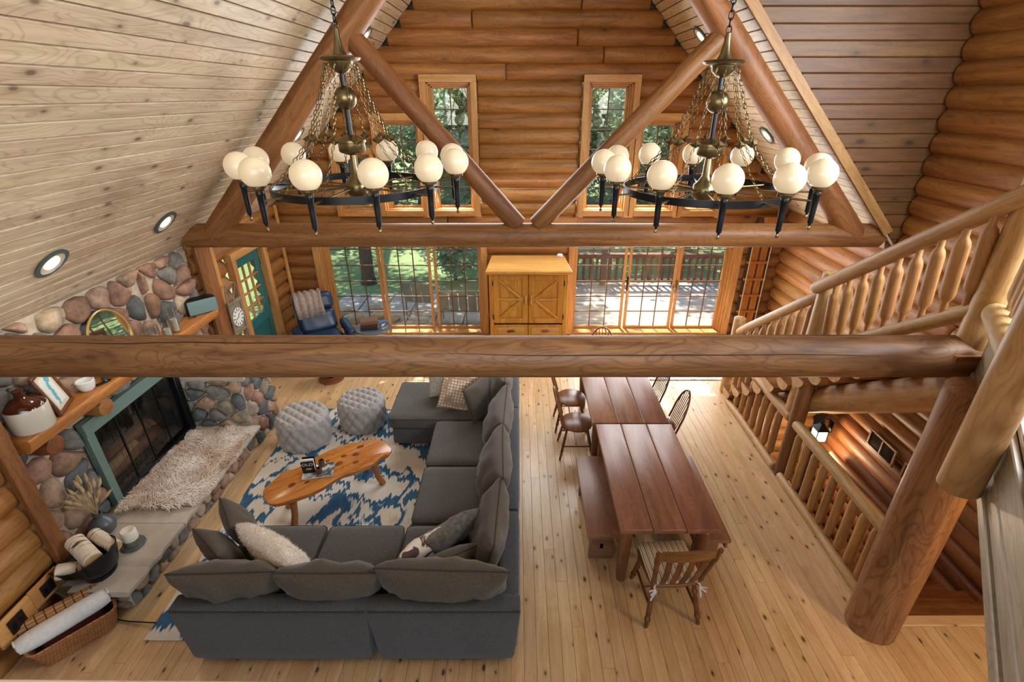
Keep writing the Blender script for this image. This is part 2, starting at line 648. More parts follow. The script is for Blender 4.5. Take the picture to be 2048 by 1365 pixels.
# windows -----------------------------------------------------------
def window(name, x0, x1, z0, z1, panels, nz, casing=.11, glaze=True, mt=.008, s=.05, caseX=True, sill=True):
    """x0..x1, z0..z1: clear opening; panels: list of (xa, xb, ncols)"""
    w = struct(name, ((x0 + x1) / 2, YW, 0))
    cx = (x0 + x1) / 2
    c = casing
    def bb(nm, xa, xb, ya, yb, za, zb, m, bev=.004):
        MB().box(xa - cx, xb - cx, ya, yb, za, zb).build(nm, M[m], w, bevel=bev, seg=1)
    f0, f1 = -.075, -.035
    bb('casing', x0 - c, x0, f0, f1 + .06, z0 - (c if sill else 0), z1 + c, 'trimZ')
    bb('casing', x1, x1 + c, f0, f1 + .06, z0 - (c if sill else 0), z1 + c, 'trimZ')
    bb('casing', x0 - c, x1 + c, f0 - .008, f1 + .06, z1, z1 + c + .01, 'trimX')
    if sill:
        bb('casing', x0, x1, f0 - .004, f1 + .06, z0 - c, z0, 'trimX')
    for k, (a, d0, d1) in enumerate(((.0, .02, .27), (.025, .10, .27), (.05, .16, .27))):
        bb('jamb', x0 + a, x0 + a + .025, d0 - .02, d1, z0, z1, 'trimZ', .003)
        bb('jamb', x1 - a - .025, x1 - a, d0 - .02, d1, z0, z1, 'trimZ', .003)
        bb('jamb', x0 + a, x1 - a, d0 - .02, d1, z1 - a - .025, z1 - a, 'trimX', .003)
    bb('sill', x0 + .0, x1 - .0, -.02, .27, z0 - .02, z0 + .012, 'trimX', .003)
    ys = .20
    for a, b, nc in panels:
        bb('stile', a - s, a, ys - .02, ys + .025, z0, z1, 'trimZ', .003)
        bb('stile', b, b + s, ys - .02, ys + .025, z0, z1, 'trimZ', .003)
        bb('rail', a, b, ys - .02, ys + .025, z0 + .012, z0 + .012 + s, 'trimX', .003)
        bb('rail', a, b, ys - .02, ys + .025, z1 - .05 - s, z1 - .05, 'trimX', .003)
        za, zb = z0 + .012 + s, z1 - .05 - s
        for i in range(1, nc):
            xm = a + (b - a) * i / nc
            bb('muntin', xm - mt, xm + mt, ys - .014, ys + .014, za, zb, 'muntin', 0)
        for j in range(1, nz):
            zm = za + (zb - za) * j / nz
            bb('muntin', a, b, ys - .016, ys + .012, zm - mt, zm + mt, 'muntin', 0)
        me = None
        for i in range(nc):
            for j in range(nz):
                pw, ph = (b - a) / nc, (zb - za) / nz
                px, pz = a + pw * (i + .5) - cx, za + ph * (j + .5)
                if me is None:
                    o = MB().box(-pw / 2, pw / 2, -.003, .003, -ph / 2, ph / 2).build('pane', M['glass'], w, ang=0)
                    me = o.data
                else:
                    o = bpy.data.objects.new('pane', me)
                    COL.objects.link(o)
                    o.parent = w
                o.location = (px, ys, pz)
    return w
k = 1
for (a, b, c0, c1), nz in zip(UP, (6, 5, 3, 6, 5, 3)):
    x0, x1 = a + .10, b - .10
    window('window_%d' % k, x0, x1, 2.40, c1 - .12, [(x0 + .055, x1 - .055, 2)], nz, .10, s=.03)
    k += 1
window('window_%d' % k, -3.60, -.68, .03, 2.05, [(-3.50, -2.64, 3), (-2.52, -1.70, 3), (-1.54, -.76, 3)], 6, .11, sill=False)
window('door_2', 1.02, 3.93, .03, 2.05, [(1.10, 1.98, 3), (2.12, 2.94, 3), (3.06, 3.84, 3)], 6, .11, sill=False)
wd2 = bpy.data.objects['door_2']
MB().box(2.045 - 2.475, 2.075 - 2.475, .10, .15, .86, 1.14).build('door_handle', M['black'], wd2, bevel=.006)
MB().box(3.0 - 2.475, 3.02 - 2.475, .13, .19, .80, 1.06).build('door_handle', M['brass'], wd2, bevel=.006)

# green part-glazed door in the left wall
teal = plain('teal_paint', (38, 104, 106), .4, nscale=6, namt=.08)
tealdark = plain('teal_panel', (30, 92, 96), .4)
d1 = struct('door_1', (XL + .06, 7.55, 0))
def db(nm, ya, yb, za, zb, xa, xb, m, bev=.004):
    return MB().box(xa, xb, ya - 7.55, yb - 7.55, za, zb).build(nm, m, d1, bevel=bev, seg=1)
for ya, yb in ((7.02, 7.13), (7.98, 8.09)):
    db('casing', ya, yb, 0, 2.02, -.05, .06, M['trimZ'])
db('casing', 7.0, 8.11, 2.02, 2.14, -.05, .07, M['trimY'])
db('jamb', 7.96, 7.98, 0, 2.02, -.16, -.05, M['log_dark'])
for ya, yb, za, zb in ((7.14, 7.27, .01, 2.0), (7.84, 7.97, .01, 2.0), (7.27, 7.84, 1.83, 2.0), (7.27, 7.84, .01, .26), (7.27, 7.84, .80, .95)):
    db('door_rail', ya, yb, za, zb, -.09, -.045, teal)
db('door_panel', 7.27, 7.84, .26, .80, -.08, -.055, tealdark)
for i in range(1, 3):
    db('muntin', 7.27 + .19 * i - .011, 7.27 + .19 * i + .011, .95, 1.83, -.08, -.04, M['trimZ'])
for j in range(1, 4):
    db('muntin', 7.27, 7.84, .95 + .22 * j - .011, .95 + .22 * j + .011, -.08, -.042, M['trimY'])
for i in range(3):
    for j in range(4):
        db('pane', 7.27 + .19 * i, 7.46 + .19 * i, .95 + .22 * j, 1.17 + .22 * j, -.070, -.065, M['glass'], 0)
for zc in (.3, 1.05, 1.75):
    db('hinge', 7.968, 7.985, zc - .06, zc + .06, -.05, -.035, M['brass'])
MB().ball((.0, -.37, .98), .03).build('door_knob', M['brass'], d1)

# dormer window out of the frame, in the right wall beside the loft
dw = struct('window_8', (XR, 2.65, 4.7))
for ya, yb, za, zb in ((-1.4, -1.3, -.95, .95), (1.3, 1.4, -.95, .95), (-1.4, 1.4, .85, .95), (-1.4, 1.4, -.95, -.85), (-.05, .05, -.85, .85)):
    MB().box(-.08, .2, ya, yb, za, zb).build('casing', M['trimZ'], dw, ang=0)
for ya, yb in ((-1.3, -.05), (.05, 1.3)):
    MB().box(.1, .106, ya, yb, -.85, .85).build('pane', M['glass'], dw, ang=0)

# trusses and beams ---------------------------------------------------
YT, TZ = 6.30, 2.60
tr = thing('log_truss', 'far peeled-log roof truss with V braces in front of the gable windows', 'truss', (0, YT, TZ))
def tl(nm, p0, p1, r, m='truss', **kw):
    return log(nm, (p0[0], 0, p0[1] - TZ), (p1[0], 0, p1[1] - TZ), r, M[m], tr, **kw)
tl('tie_beam', (-4.22, TZ), (4.58, TZ), .150, endr=.01, n=18)
for s in (-1, 1):
    tl('rafter', (RX + s * 4.06, roof(RX + s * 4.06) - .36), (RX + s * .02, RZ - .36), .152, endr=.01, n=18)
tl('brace', (-1.93, 4.90), (.0, 2.72), .118, endr=.02, n=16)
tl('brace', (2.32, 4.90), (.22, 2.72), .118, endr=.02, n=16)
YB, BZ = 3.30, 2.45
nb = log('tie_beam', (-4.2, YB, BZ), (3.47, YB, BZ), .158, M['beam'], None, seed=4, n=20, endr=.006)
for zz, x0, x1, a in ((.6, -3.6, -1.0, 1.15), (1.5, -.6, 2.6, .55), (2.7, 1.2, 3.2, 1.9)):
    q = []
    for i in range(21):
        f = i / 20
        an = a + .10 * mnoise.noise(Vector((f * 5, zz, 0)))
        q.append((x0 + (x1 - x0) * f + 4.2, -.1575 * math.cos(an), .1575 * math.sin(an)))
    MB().tube(q, [.0005 + .004 * math.sin(PI * i / 20) for i in range(21)], 5).build('crack', M['gap'], nb)
tag(nb, 'thick peeled tie beam spanning the room nearest to the loft', 'beam')
# ------------------------------------------------------------------ stone fireplace
def clip(poly, a, b, c):
    """keep a*x+b*y<=c"""
    out = []
    for i in range(len(poly)):
        p, q = poly[i], poly[(i + 1) % len(poly)]
        dp, dq = a * p[0] + b * p[1] - c, a * q[0] + b * q[1] - c
        if dp <= 0:
            out.append(p)
        if dp * dq < 0:
            t = dp / (dp - dq)
            out.append((p[0] + (q[0] - p[0]) * t, p[1] + (q[1] - p[1]) * t))
    return out

def stone_mats():
    r = []
    for i, c in enumerate([(166, 138, 114), (154, 118, 100), (132, 128, 122), (98, 102, 102), (184, 164, 138), (144, 112, 92), (160, 146, 128), (118, 114, 110), (172, 142, 120)]):
        t = NT('field_stone_%d' % i)
        t.coords()
        n = t.noise(t.v, 9, 5, .65)
        n2 = t.noise(t.v, 55, 3)
        a, b = tuple(x * .74 for x in c), tuple(min(255, x * 1.12) for x in c)
        col = t.mix(t.ramp(n, [(.3, (0, 0, 0)), (.7, (1, 1, 1))]), srgb(*a), srgb(*b))
        col = t.mix(.4, col, t.ramp(n2, [(.3, (.66, .66, .66)), (.65, (1, 1, 1))]), 'MULTIPLY')
        t.bump(n, .5, .012)
        r.append(t.set(Base_Color=col, Roughness=.8, Specular_IOR_Level=.3))
    return r
STONES = stone_mats()

def stones(parent, o, u, v, n, U, V, cell, holes=(), h=(.035, .075), gap=.007, seed=1):
    o, u, v, n = map(Vector, (o, u, v, n))
    rg = random.Random(seed)
    pts = []
    tries = 0
    while tries < 4000:
        tries += 1
        p = (rg.uniform(.0, U), rg.uniform(.0, V))
        d = cell * rg.uniform(.72, 1.12)
        if any(a - .02 < p[0] < b + .02 and c - .02 < p[1] < e + .02 for a, b, c, e in holes):
            continue
        if all((p[0] - q[0]) ** 2 * .72 + (p[1] - q[1]) ** 2 * 1.25 > d * d for q in pts):
            pts.append(p)
    for p in pts:
        poly = [(0, 0), (U, 0), (U, V), (0, V)]
        for q in pts:
            if q is p:
                continue
            a, b = q[0] - p[0], q[1] - p[1]
            if a * a + b * b > (cell * 4) ** 2:
                continue
            c = (q[0] ** 2 + q[1] ** 2 - p[0] ** 2 - p[1] ** 2) / 2
            poly = clip(poly, a, b, c)
        for a, b, c, e in holes:
            if p[0] < a: poly = clip(poly, 1, 0, a)
            elif p[0] > b: poly = clip(poly, -1, 0, -b)
            elif p[1] < c: poly = clip(poly, 0, 1, c)
            elif p[1] > e: poly = clip(poly, 0, -1, -e)
        if len(poly) < 3:
            continue
        for _ in range(2):
            poly = [((A[0] * (1 - t) + B[0] * t), (A[1] * (1 - t) + B[1] * t)) for A, B in zip(poly, poly[1:] + poly[:1]) for t in (.2, .8)]
        cx = sum(q[0] for q in poly) / len(poly)
        cy = sum(q[1] for q in poly) / len(poly)
        rad = sum(math.hypot(q[0] - cx, q[1] - cy) for q in poly) / len(poly)
        if rad < .03:
            continue
        # thin the outline to at most 18 points
        st = max(1, len(poly) / 18)
        poly = [poly[int(i * st)] for i in range(int(len(poly) / st))]
        k = max(.5, 1 - gap / rad)
        H = rg.uniform(*h) * min(1.2, .45 + rad / .16)
        tx, ty = rg.uniform(-.25, .25), rg.uniform(-.25, .25)
        sd = rg.random() * 40
        mb = MB()
        rings = []
        for s_, z_ in ((1.0, -.02), (.985, .22), (.92, .58), (.76, .86), (.5, 1.0), (.2, 1.03)):
            ring = []
            for q in poly:
                dx, dy = (q[0] - cx) * k * s_, (q[1] - cy) * k * s_
                w = 1 + .10 * mnoise.noise(Vector((dx * 9 + sd, dy * 9, z_)))
                zz = H * z_ * (1 + (tx * dx + ty * dy) / rad * .8) + (.012 * mnoise.noise(Vector((dx * 14 + sd, dy * 14, 3))) if z_ > 0 else 0)
                ring.append((dx * w, dy * w, zz))
            rings.append(ring)
        mb.loft(rings)
        m4 = Matrix((u, v, n)).transposed().to_4x4()
        m4.translation = o + u * cx + v * cy
        ob = mb.build('stone', rg.choice(STONES), parent, ang=60)
        ob.matrix_local = m4

fp = thing('stone_fireplace', 'fieldstone fireplace with raised slab hearth and green framed firebox', 'fireplace', (XL, 4.6, 0))
def fl(p): return (p[0] - XL, p[1] - 4.6, p[2])
mb = MB()
for a in ((-5.2, XL, 3.2, 3.95, -.1, 2.47), (-5.2, XL, 5.30, 6.24, -.1, 2.47), (-5.2, XL, 3.95, 5.30, 1.33, 2.47), (-5.2, XL, 3.95, 5.30, -.1, .3), (-5.2, -4.75, 3.95, 5.30, .2, 1.4),
          (XL - .1, -3.49, 5.39, 6.05, -.02, 1.0), (XL - .1, -3.51, 3.04, 5.4, -.02, .265)):
    mb.box(a[0] - XL, a[1] - XL, a[2] - 4.6, a[3] - 4.6, a[4], a[5])
mb.build('mortar_bed', M['mortar'], fp, ang=0)
stones(fp, fl((XL, 3.2, .3)), (0, 1, 0), (0, 0, 1), (1, 0, 0), 3.04, 2.17, .235, [(.73, 2.12, -.1, 1.05), (2.19, 2.85, -.1, .7)], seed=3)
stones(fp, fl((XL, 5.39, .3)), (1, 0, 0), (0, 0, 1), (0, -1, 0), .79, .72, .20, seed=5)
stones(fp, fl((-3.49, 5.39, 0)), (0, 1, 0), (0, 0, 1), (1, 0, 0), .66, 1.0, .20, seed=6)
stones(fp, fl((-3.51, 3.04, 0)), (0, 1, 0), (0, 0, 1), (1, 0, 0), 2.35, .25, .15, seed=8, h=(.03, .06), gap=.008)
stones(fp, fl((-4.0, 3.04, 0)), (1, 0, 0), (0, 0, 1), (0, -1, 0), .49, .25, .16, seed=9, h=(.03, .06), gap=.012)
slabm = plain('hearth_slab_stone', (178, 166, 150), .75, nscale=7, namt=.12, bump=.25, var=.08)
def slab(x0, x1, y0, y1, z0, z1):
    poly = []
    ye = []
    n = int((y1 - y0) / .07)
    poly.append((x0, y0))
    for i in range(n + 1):
        poly.append((x1 + rng.uniform(-.014, .014), y0 + (y1 - y0) * i / n))
    poly.append((x0, y1))
    mb = MB()
    P = [fl((x, y, 0)) for x, y in poly]
    mb.loft([[(p[0] - (.0 if i in (0, n + 2) else d), p[1], z) for i, p in enumerate(P)] for z, d in ((z0, .014), ((z0 + z1) / 2, -.004), (z1 - .008, .0), (z1, .01))])
    return mb.build('hearth_slab', slabm, fp, bevel=0)
slab(-3.92, -3.38, 2.93, 3.19, .262, .325)
slab(-4.27, -3.38, 3.19, 3.71, .262, .325)
slab(-4.27, -3.38, 3.715, 5.38, .262, .325)
slab(-4.27, -3.42, 5.36, 6.07, 1.0, 1.05)
# firebox insert
tealm = plain('insert_enamel_green', (100, 124, 116), .45, .1, nscale=5, namt=.06)
soot = plain('firebox_soot', (48, 44, 41), .9, nscale=8, namt=.4)
ins = empty('fireplace_insert', fl((-4.22, 0, 0))[0:1] + (0, 0), 0, fp)
def ib(nm, ya, yb, za, zb, xa, xb, m, bev=.004, par=None):
    return MB().box(xa, xb, ya - 4.6, yb - 4.6, za, zb).build(nm, m, par or ins, bevel=bev, seg=1)
ib('frame_top', 3.93, 5.32, 1.22, 1.36, -.03, .05, tealm)
ib('frame_side', 3.93, 4.02, .33, 1.22, -.03, .045, tealm)
ib('frame_side', 5.23, 5.32, .33, 1.22, -.03, .045, M['black'])
ib('frame_bottom', 4.02, 5.23, .33, .41, -.03, .05, M['black'])
mb = MB()
for q in ((-.55, -.53, 3.97, 5.28, .3, 1.35), (-.55, -.04, 3.95, 3.97, .3, 1.35), (-.55, -.04, 5.28, 5.30, .3, 1.35), (-.55, -.04, 3.97, 5.28, .3, .33), (-.55, -.04, 3.97, 5.28, 1.33, 1.35)):
    mb.box(q[0], q[1], q[2] - 4.6, q[3] - 4.6, q[4], q[5])
mb.build('firebox', soot, ins, ang=0)
for i in range(4):
    ib('glass_door', 4.02 + i * .3025, 4.315 + i * .3025, .41, 1.22, .0, .005, glass('fire_glass_%d' % i, (.88, .88, .88), .05), 0)
for i in range(1, 4):
    ib('door_stile', 4.012 + i * .3025, 4.026 + i * .3025, .41, 1.22, -.005, .012, M['black'], 0)
mb = MB()
for i in range(60):
    y = 4.03 + i * 1.2 / 60
    mb.tube([(-.04 + .008 * math.sin(i * 1.7), y - 4.6, .42), (-.04 + .008 * math.cos(i), y - 4.6, 1.2)], .0022, 3)
mb.build('mesh_curtain', plain('curtain_steel', (96, 86, 76), .5, .6), ins, kind='stuff')
for k, (ya, yb, zz, xx, rr) in enumerate(((4.2, 5.0, .50, -.25, .07), (4.3, 5.1, .52, -.38, .075), (4.35, 4.95, .64, -.31, .065), (4.15, 4.6, .61, -.2, .05))):
    log('firewood', (xx, ya - 4.6, zz - .04), (xx + .06, yb - 4.6, zz + .05), rr, M['log_pale'] if k % 2 else M['log_dark'], ins, n=10)
mb = MB()
for i in range(7):
    mb.box(-.42, -.12, 4.2 + i * .13 - 4.6, 4.22 + i * .13 - 4.6, .40, .42)
mb.box(-.14, -.12, 4.15 - 4.6, 5.05 - 4.6, .40, .46).build('grate', M['black'], ins, ang=0)
mb = MB()
for i in range(160):
    y = rng.uniform(4.05, 5.2)
    mb.ball((rng.uniform(-.16, -.03), y - 4.6, .345), rng.uniform(.012, .03), 5, 4)
mb.build('embers', plain('ember_bits', (120, 92, 70), .9, nscale=20, namt=.4), ins, kind='stuff')

# mantel
mant = thing('mantel_shelf', 'thick live-edge plank mantel on log brackets along the stone chimney', 'mantel', (XL, 4.65, 1.53))
prof = []
n = 26
ys = [3.30 + (6.16 - 3.30) * i / n for i in range(n + 1)]
rings = []
for i, y in enumerate(ys):
    w = .28 + .016 * mnoise.noise(Vector((y * 2.3, 0, 0)))
    rings.append([(-.02, y - 4.65, 0), (w - .045, y - 4.65, 0), (w - .012, y - 4.65, .05), (w, y - 4.65, .105), (w - .008, y - 4.65, .13), (-.02, y - 4.65, .13)])
MB().loft(rings).build('shelf', wood('mantel_wood', (206, 140, 74), (168, 104, 48), 'Y', .4, 2.0, .06, .4, .05, .6), mant, ang=35)
for y in (3.55, 4.15, 5.6):
    log('bracket', (-.06, y - 4.65, -.10), (.21, y - 4.65, -.10), .088, M['log_dark'] if y < 4 else M['logX'], mant, endr=.006)

# ------------------------------------------------------------------ things on the mantel (top z 1.66)
MZ = 1.662
glaze_w = plain('stoneware_cream', (206, 200, 186), .18, spec=.6, nscale=3, namt=.07)
glaze_b = plain('stoneware_brown', (72, 32, 14), .1, spec=.7, nscale=5, namt=.3)
jug = thing('stoneware_jug', 'cream stoneware jug with brown glazed shoulder at near end of mantel', 'jug', (-4.118, 3.50, MZ))
jug.scale = (1.13, 1.13, 1.2)
MB().lathe([(.0, .0), (.122, .0), (.130, .012), (.132, .17), (.128, .178)], 28).build('body', glaze_w, jug)
MB().lathe([(.126, .176), (.118, .198), (.09, .222), (.05, .238), (.034, .25), (.03, .28), (.036, .292), (.036, .30), (.02, .30)], 28).build('shoulder', glaze_b, jug)
MB().tube([(.03 * 1, 0, .285), (.062, 0, .287), (.078, 0, .262), (.07, 0, .235), (.055, 0, .228)], .011, 8).build('handle', glaze_b, jug, rot=(0, 0, 2.2))

pf = thing('framed_map_print', 'brown framed print of a blue lake map leaning on the chimney', 'picture', (-4.09, 3.80, MZ), 0)
pf.rotation_euler = (0, R(-14), R(24))
brown = wood('frame_brown_wood', (112, 66, 40), (78, 42, 24), 'Y', .35, 0, var=.05)
for ya, yb, za, zb in ((-.16, .16, 0, .03), (-.16, .16, .37, .40), (-.16, -.13, .03, .37), (.13, .16, .03, .37)):
    MB().box(-.012, .014, ya, yb, za, zb).build('frame', brown, pf, bevel=.004)
MB().box(-.008, .0, -.13, .13, .03, .37).build('mat_board', plain('mat_board', (214, 200, 178), .8), pf, ang=0)
t = NT('map_print')
t.coords(rand=False)
sp = t.n('ShaderNodeSeparateXYZ')
t.l(t.v, sp.inputs[0])
nn = t.noise(t.v, 14, 3)
yy = t.math('ADD', sp.outputs[1], t.math('MULTIPLY', t.math('SUBTRACT', sp.outputs[2], .2), -.28))
yy = t.math('ADD', yy, t.math('MULTIPLY', t.math('SUBTRACT', nn, .5), .10))
lake = t.math('LESS_THAN', t.math('ABSOLUTE', yy), .022)
blob = t.n('ShaderNodeVectorMath', operation='DISTANCE')
t.l(t.v, blob.inputs[0])
blob.inputs[1].default_value = (.003, .05, .30)
lake = t.math('MAXIMUM', lake, t.math('LESS_THAN', blob.outputs['Value'], .035))
pc = t.mix(t.ramp(t.noise(t.v, 9, 3), [(.35, (0, 0, 0)), (.7, (1, 1, 1))]), srgb(226, 230, 222), srgb(206, 222, 222))
pc = t.mix(lake, pc, srgb(104, 176, 196))
MB().box(0, .003, -.095, .095, .065, .335).build('print', t.set(Base_Color=pc, Roughness=.5), pf, ang=0)

pot = thing('white_pot', 'small white pot on the mantel beside the remote control', 'pot', (-4.13, 4.10, MZ))
MB().lathe([(0, 0), (.045, 0), (.062, .02), (.074, .06), (.078, .10), (.07, .105), (.066, .06), (.0, .03)], 24).build('body', plain('white_ceramic', (226, 226, 222), .25), pot)
rc = thing('remote_control', 'slim black remote control lying on the mantel', 'remote', (-4.07, 4.22, MZ), R(-20))
MB().softbox(.036, .13, .016, .007, 3, c=(0, 0, .008)).build('body', M['black'], rc)
MB().box(-.009, .009, .02, .034, .0155, .0175).build('button', plain('remote_button', (190, 190, 188), .4), rc, ang=0)

mir = thing('round_mirror', 'round mirror in a thin gold frame leaning on the chimney stones', 'mirror', (-4.13, 4.62, MZ), 0)
mir.rotation_euler = (0, R(-8), R(6))
MB().torus((0, 0, .305), .295, .013, 48, 8, 'X').build('frame', plain('gold_frame', (206, 170, 104), .3, .7), mir)
t = NT('mirror_silver')
mb = MB()
mb.add([(.0, .292 * math.cos(2 * PI * k / 48), .305 + .292 * math.sin(2 * PI * k / 48)) for k in range(48)] + [(-.012, .292 * math.cos(2 * PI * k / 48), .305 + .292 * math.sin(2 * PI * k / 48)) for k in range(48)],
       [tuple(range(48)), tuple(reversed(range(48, 96)))] + [(k, 48 + k, 48 + (k + 1) % 48, (k + 1) % 48) for k in range(48)])
mb.build('glass', t.set(Base_Color=(.86, .88, .88, 1), Metallic=1.0, Roughness=.02), mir, ang=30)

vineg = plain('sprig_green', (62, 92, 50), .6, var=.3)
sp_ = thing('green_sprig', 'green leafy sprig in a small pot beside the round mirror', 'plant', (-4.10, 4.30, MZ))
MB().lathe([(0, 0), (.035, 0), (.045, .06), (.04, .065), (.0, .05)], 16).build('pot', plain('sprig_pot', (70, 70, 66), .6), sp_)
for k, (dx, dy, dz) in enumerate(((.05, .10, .18), (.04, -.05, .2), (.06, .20, .16), (.02, .03, .22), (.08, -.02, .12))):
    mb = MB().tube([(0, 0, .05), (dx * .5, dy * .4, dz * .7), (dx, dy, dz)], [.003, .0025, .002], 5)
    mb.build('stem', plain('sprig_stem', (72, 74, 44), .7), sp_)
    mb = MB()
    for j in range(16):
        f = rng.uniform(.35, 1)
        c = Vector((dx * f, dy * f, .05 + (dz - .05) * f)) + Vector((rng.uniform(-.03, .03), rng.uniform(-.03, .03), rng.uniform(-.02, .03)))
        a = rng.uniform(0, 6.28)
        e1 = Vector((math.cos(a), math.sin(a), rng.uniform(-.3, .5))) * .02
        e2 = Vector((-math.sin(a), math.cos(a), rng.uniform(-.3, .3))) * .009
        mb.add([c - e1, c + e2, c + e1, c - e2], [(0, 1, 2, 3)])
    mb.build('leaves', vineg, sp_, ang=0)

wax = plain('candle_wax', (226, 218, 202), .5)
gl2 = glass('candle_glass', (.93, .95, .95), .16)
def cyl_candle(y, x, h, hw, label):
    c = thing('candle_cylinder', label, 'candle holder', (x, y, MZ), 0, 'glass candle cylinders on the mantel')
    MB().lathe([(0, 0), (.048, 0), (.05, .004), (.05, h), (.047, h), (.047, .012), (0, .012)], 24).build('glass_cylinder', gl2, c)
    w = MB().lathe([(0, .013), (.036, .013), (.036, hw), (.03, hw + .004), (0, hw - .002)], 20).build('candle', wax, c)
    MB().cyl((0, 0, hw - .004), (.002, 0, hw + .014), .0015, None, 5).build('wick', M['gap'], w)
cyl_candle(5.06, -4.08, .235, .12, 'shortest glass cylinder with white candle, next to the round mirror')
cyl_candle(5.22, -4.05, .25, .125, 'middle glass cylinder with white candle, of the three on the mantel')
cyl_candle(5.42, -4.09, .31, .16, 'tallest glass cylinder with white candle, nearest the black speaker')

sk = thing('wireless_speaker', 'black rounded speaker with blue-grey front at far mantel end', 'speaker', (-4.12, 6.02, MZ), R(48))
MB().softbox(.36, .17, .20, .03, 8, c=(0, 0, .10)).build('body', M['black'], sk)
MB().softbox(.34, .02, .18, .009, 5, c=(0, -.082, .10)).build('grille', plain('speaker_grille', (120, 150, 152), .5, .2), sk)
cd = MB().tube([(-4.16, 5.90, MZ + .006), (-4.10, 5.84, MZ + .006), (-4.16, 5.78, MZ + .006), (-4.2, 5.84, MZ + .02), (-4.2, 5.95, MZ + .05)], .005, 6).build('speaker_cable', M['black'])
tag(cd, 'short black cable behind the speaker on the mantel', 'cable')

# windmill clock on the left wall
grey = wood('weathered_grey_wood', (150, 138, 120), (112, 100, 84), 'Z', .8, 0, var=.1)
ck = thing('wall_clock', 'tall rustic lattice wall clock with white dial beside the green door', 'clock', (-4.03, 6.60, 1.14))
pts = [(0, .155 * math.cos(a), .56 + .155 * math.sin(a)) for a in [PI * k / 14 for k in range(15)]]
MB().tube([(0, .155, .44), *pts, (0, -.155, .44)], .011, 6).build('arch_frame', grey, ck)
mb = MB()
for k in range(1, 5):
    a = PI * k / 5
    mb.tube([(.004, .0, .46), (.004, .15 * math.cos(a), .56 + .15 * math.sin(a))], .006, 5)
mb.build('arch_spokes', grey, ck)
MB().box(-.02, .016, -.165, .165, .40, .46).build('cross_bar', grey, ck, bevel=.004)
for y in (-.155, .155):
    MB().box(-.012, .012, y - .012, y + .012, -.55, .42).build('side_rail', grey, ck, bevel=.003)
MB().box(-.02, -.008, -.15, .15, .0, .41).build('back_board', grey, ck, ang=0)
for z in (-.01, -.30, -.55):
    MB().box(-.014, .014, -.16, .16, z - .012, z + .012).build('cross_bar', grey, ck, bevel=.003)
mb = MB()
for z0 in (-.30, -.55):
    for a, b in ((-.15, .0), (.0, .15)):
        mb.tube([(0, a, z0 + .01), (0, b, z0 + .26)], .006, 5)
        mb.tube([(0, b, z0 + .01), (0, a, z0 + .26)], .006, 5)
mb.build('lattice', grey, ck)
t = NT('clock_dial_white')
dial = MB().lathe([(0, 0), (.135, 0), (.135, .008), (.0, .008)], 28).build('dial', plain('dial_white', (226, 224, 216), .6, nscale=30, namt=.08), ck, (.0, 0, .20), (0, R(90), 0))
for k in range(12):
    a = k * PI / 6
    MB().box(-.006, .006, -.02, .02, .008, .011).build('hour_mark', M['black'], dial, (.105 * math.cos(a), .105 * math.sin(a), 0), (0, 0, a + PI / 2), ang=0)
MB().box(-.004, .004, 0, .06, .011, .014).build('hand', M['black'], dial, rot=(0, 0, 1.0), ang=0)
MB().box(-.003, .003, 0, .09, .012, .015).build('hand', M['black'], dial, rot=(0, 0, 3.4), ang=0)

# ------------------------------------------------------------------ on the hearth (top z .325)
HZ = .326
fur_m = NT('sheepskin_wool')
fur_m.coords()
fc = fur_m.mix(fur_m.ramp(fur_m.noise(fur_m.v, 3.5, 3), [(.35, (0, 0, 0)), (.65, (1, 1, 1))]), srgb(196, 166, 142), srgb(244, 236, 226))
fur_m = fur_m.set(Base_Color=fc, Roughness=.9, Specular_IOR_Level=.15)
sh = thing('sheepskin_throw', 'shaggy cream sheepskin spread over the stone hearth', 'sheepskin', (-3.80, 4.56, HZ))
def inside(x, y):
    w = .40 + .025 * math.sin(y * 9) + .02 * math.sin(y * 21 + 1)
    return abs(x) < w and abs(y) < .66 + .03 * math.sin(x * 14)
mb = MB()
g = 24
vs, fs = [], []
for i in range(g + 1):
    for j in range(11):
        x = (-.39 + .78 * j / 10)
        y = -.63 + 1.26 * i / g
        vs.append((x, y, .012 + .012 * (1 + mnoise.noise(Vector((x * 7, y * 7, 1))))))
for i in range(g):
    for j in range(10):
        a = i * 11 + j
        fs.append((a, a + 1, a + 12, a + 11))
MB().add(vs, fs).build('hide', fur_m, sh)
mb = MB()
k = 0
while k < 9000:
    x, y = rng.uniform(-.45, .45), rng.uniform(-.7, .7)
    if not inside(x, y):
        continue
    k += 1
    a = 3.6 * mnoise.noise(Vector((x * 3.2, y * 3.2, 5))) + 1.0 * rng.uniform(-1, 1) + (1.2 if x > 0 else -1.0)
    L = rng.uniform(.06, .115)
    d = Vector((math.cos(a), math.sin(a), 0))
    s = Vector((-d.y, d.x, 0)) * rng.uniform(.0025, .0045)
    z0 = .018
    p0 = Vector((x, y, z0))
    p1 = p0 + d * L * .35 + Vector((0, 0, L * .42))
    p2 = p0 + d * L * .8 + Vector((0, 0, L * .40))
    p3 = p0 + d * L * 1.05 + Vector((0, 0, L * .18))
    if p3.x > .43: 
        p3.z -= .02
    mb.add([p0 - s, p0 + s, p1 - s, p1 + s, p2 - s * .7, p2 + s * .7, p3], [(0, 1, 3, 2), (2, 3, 5, 4), (4, 5, 6)])
mb.build('fleece', fur_m, sh, kind='stuff')

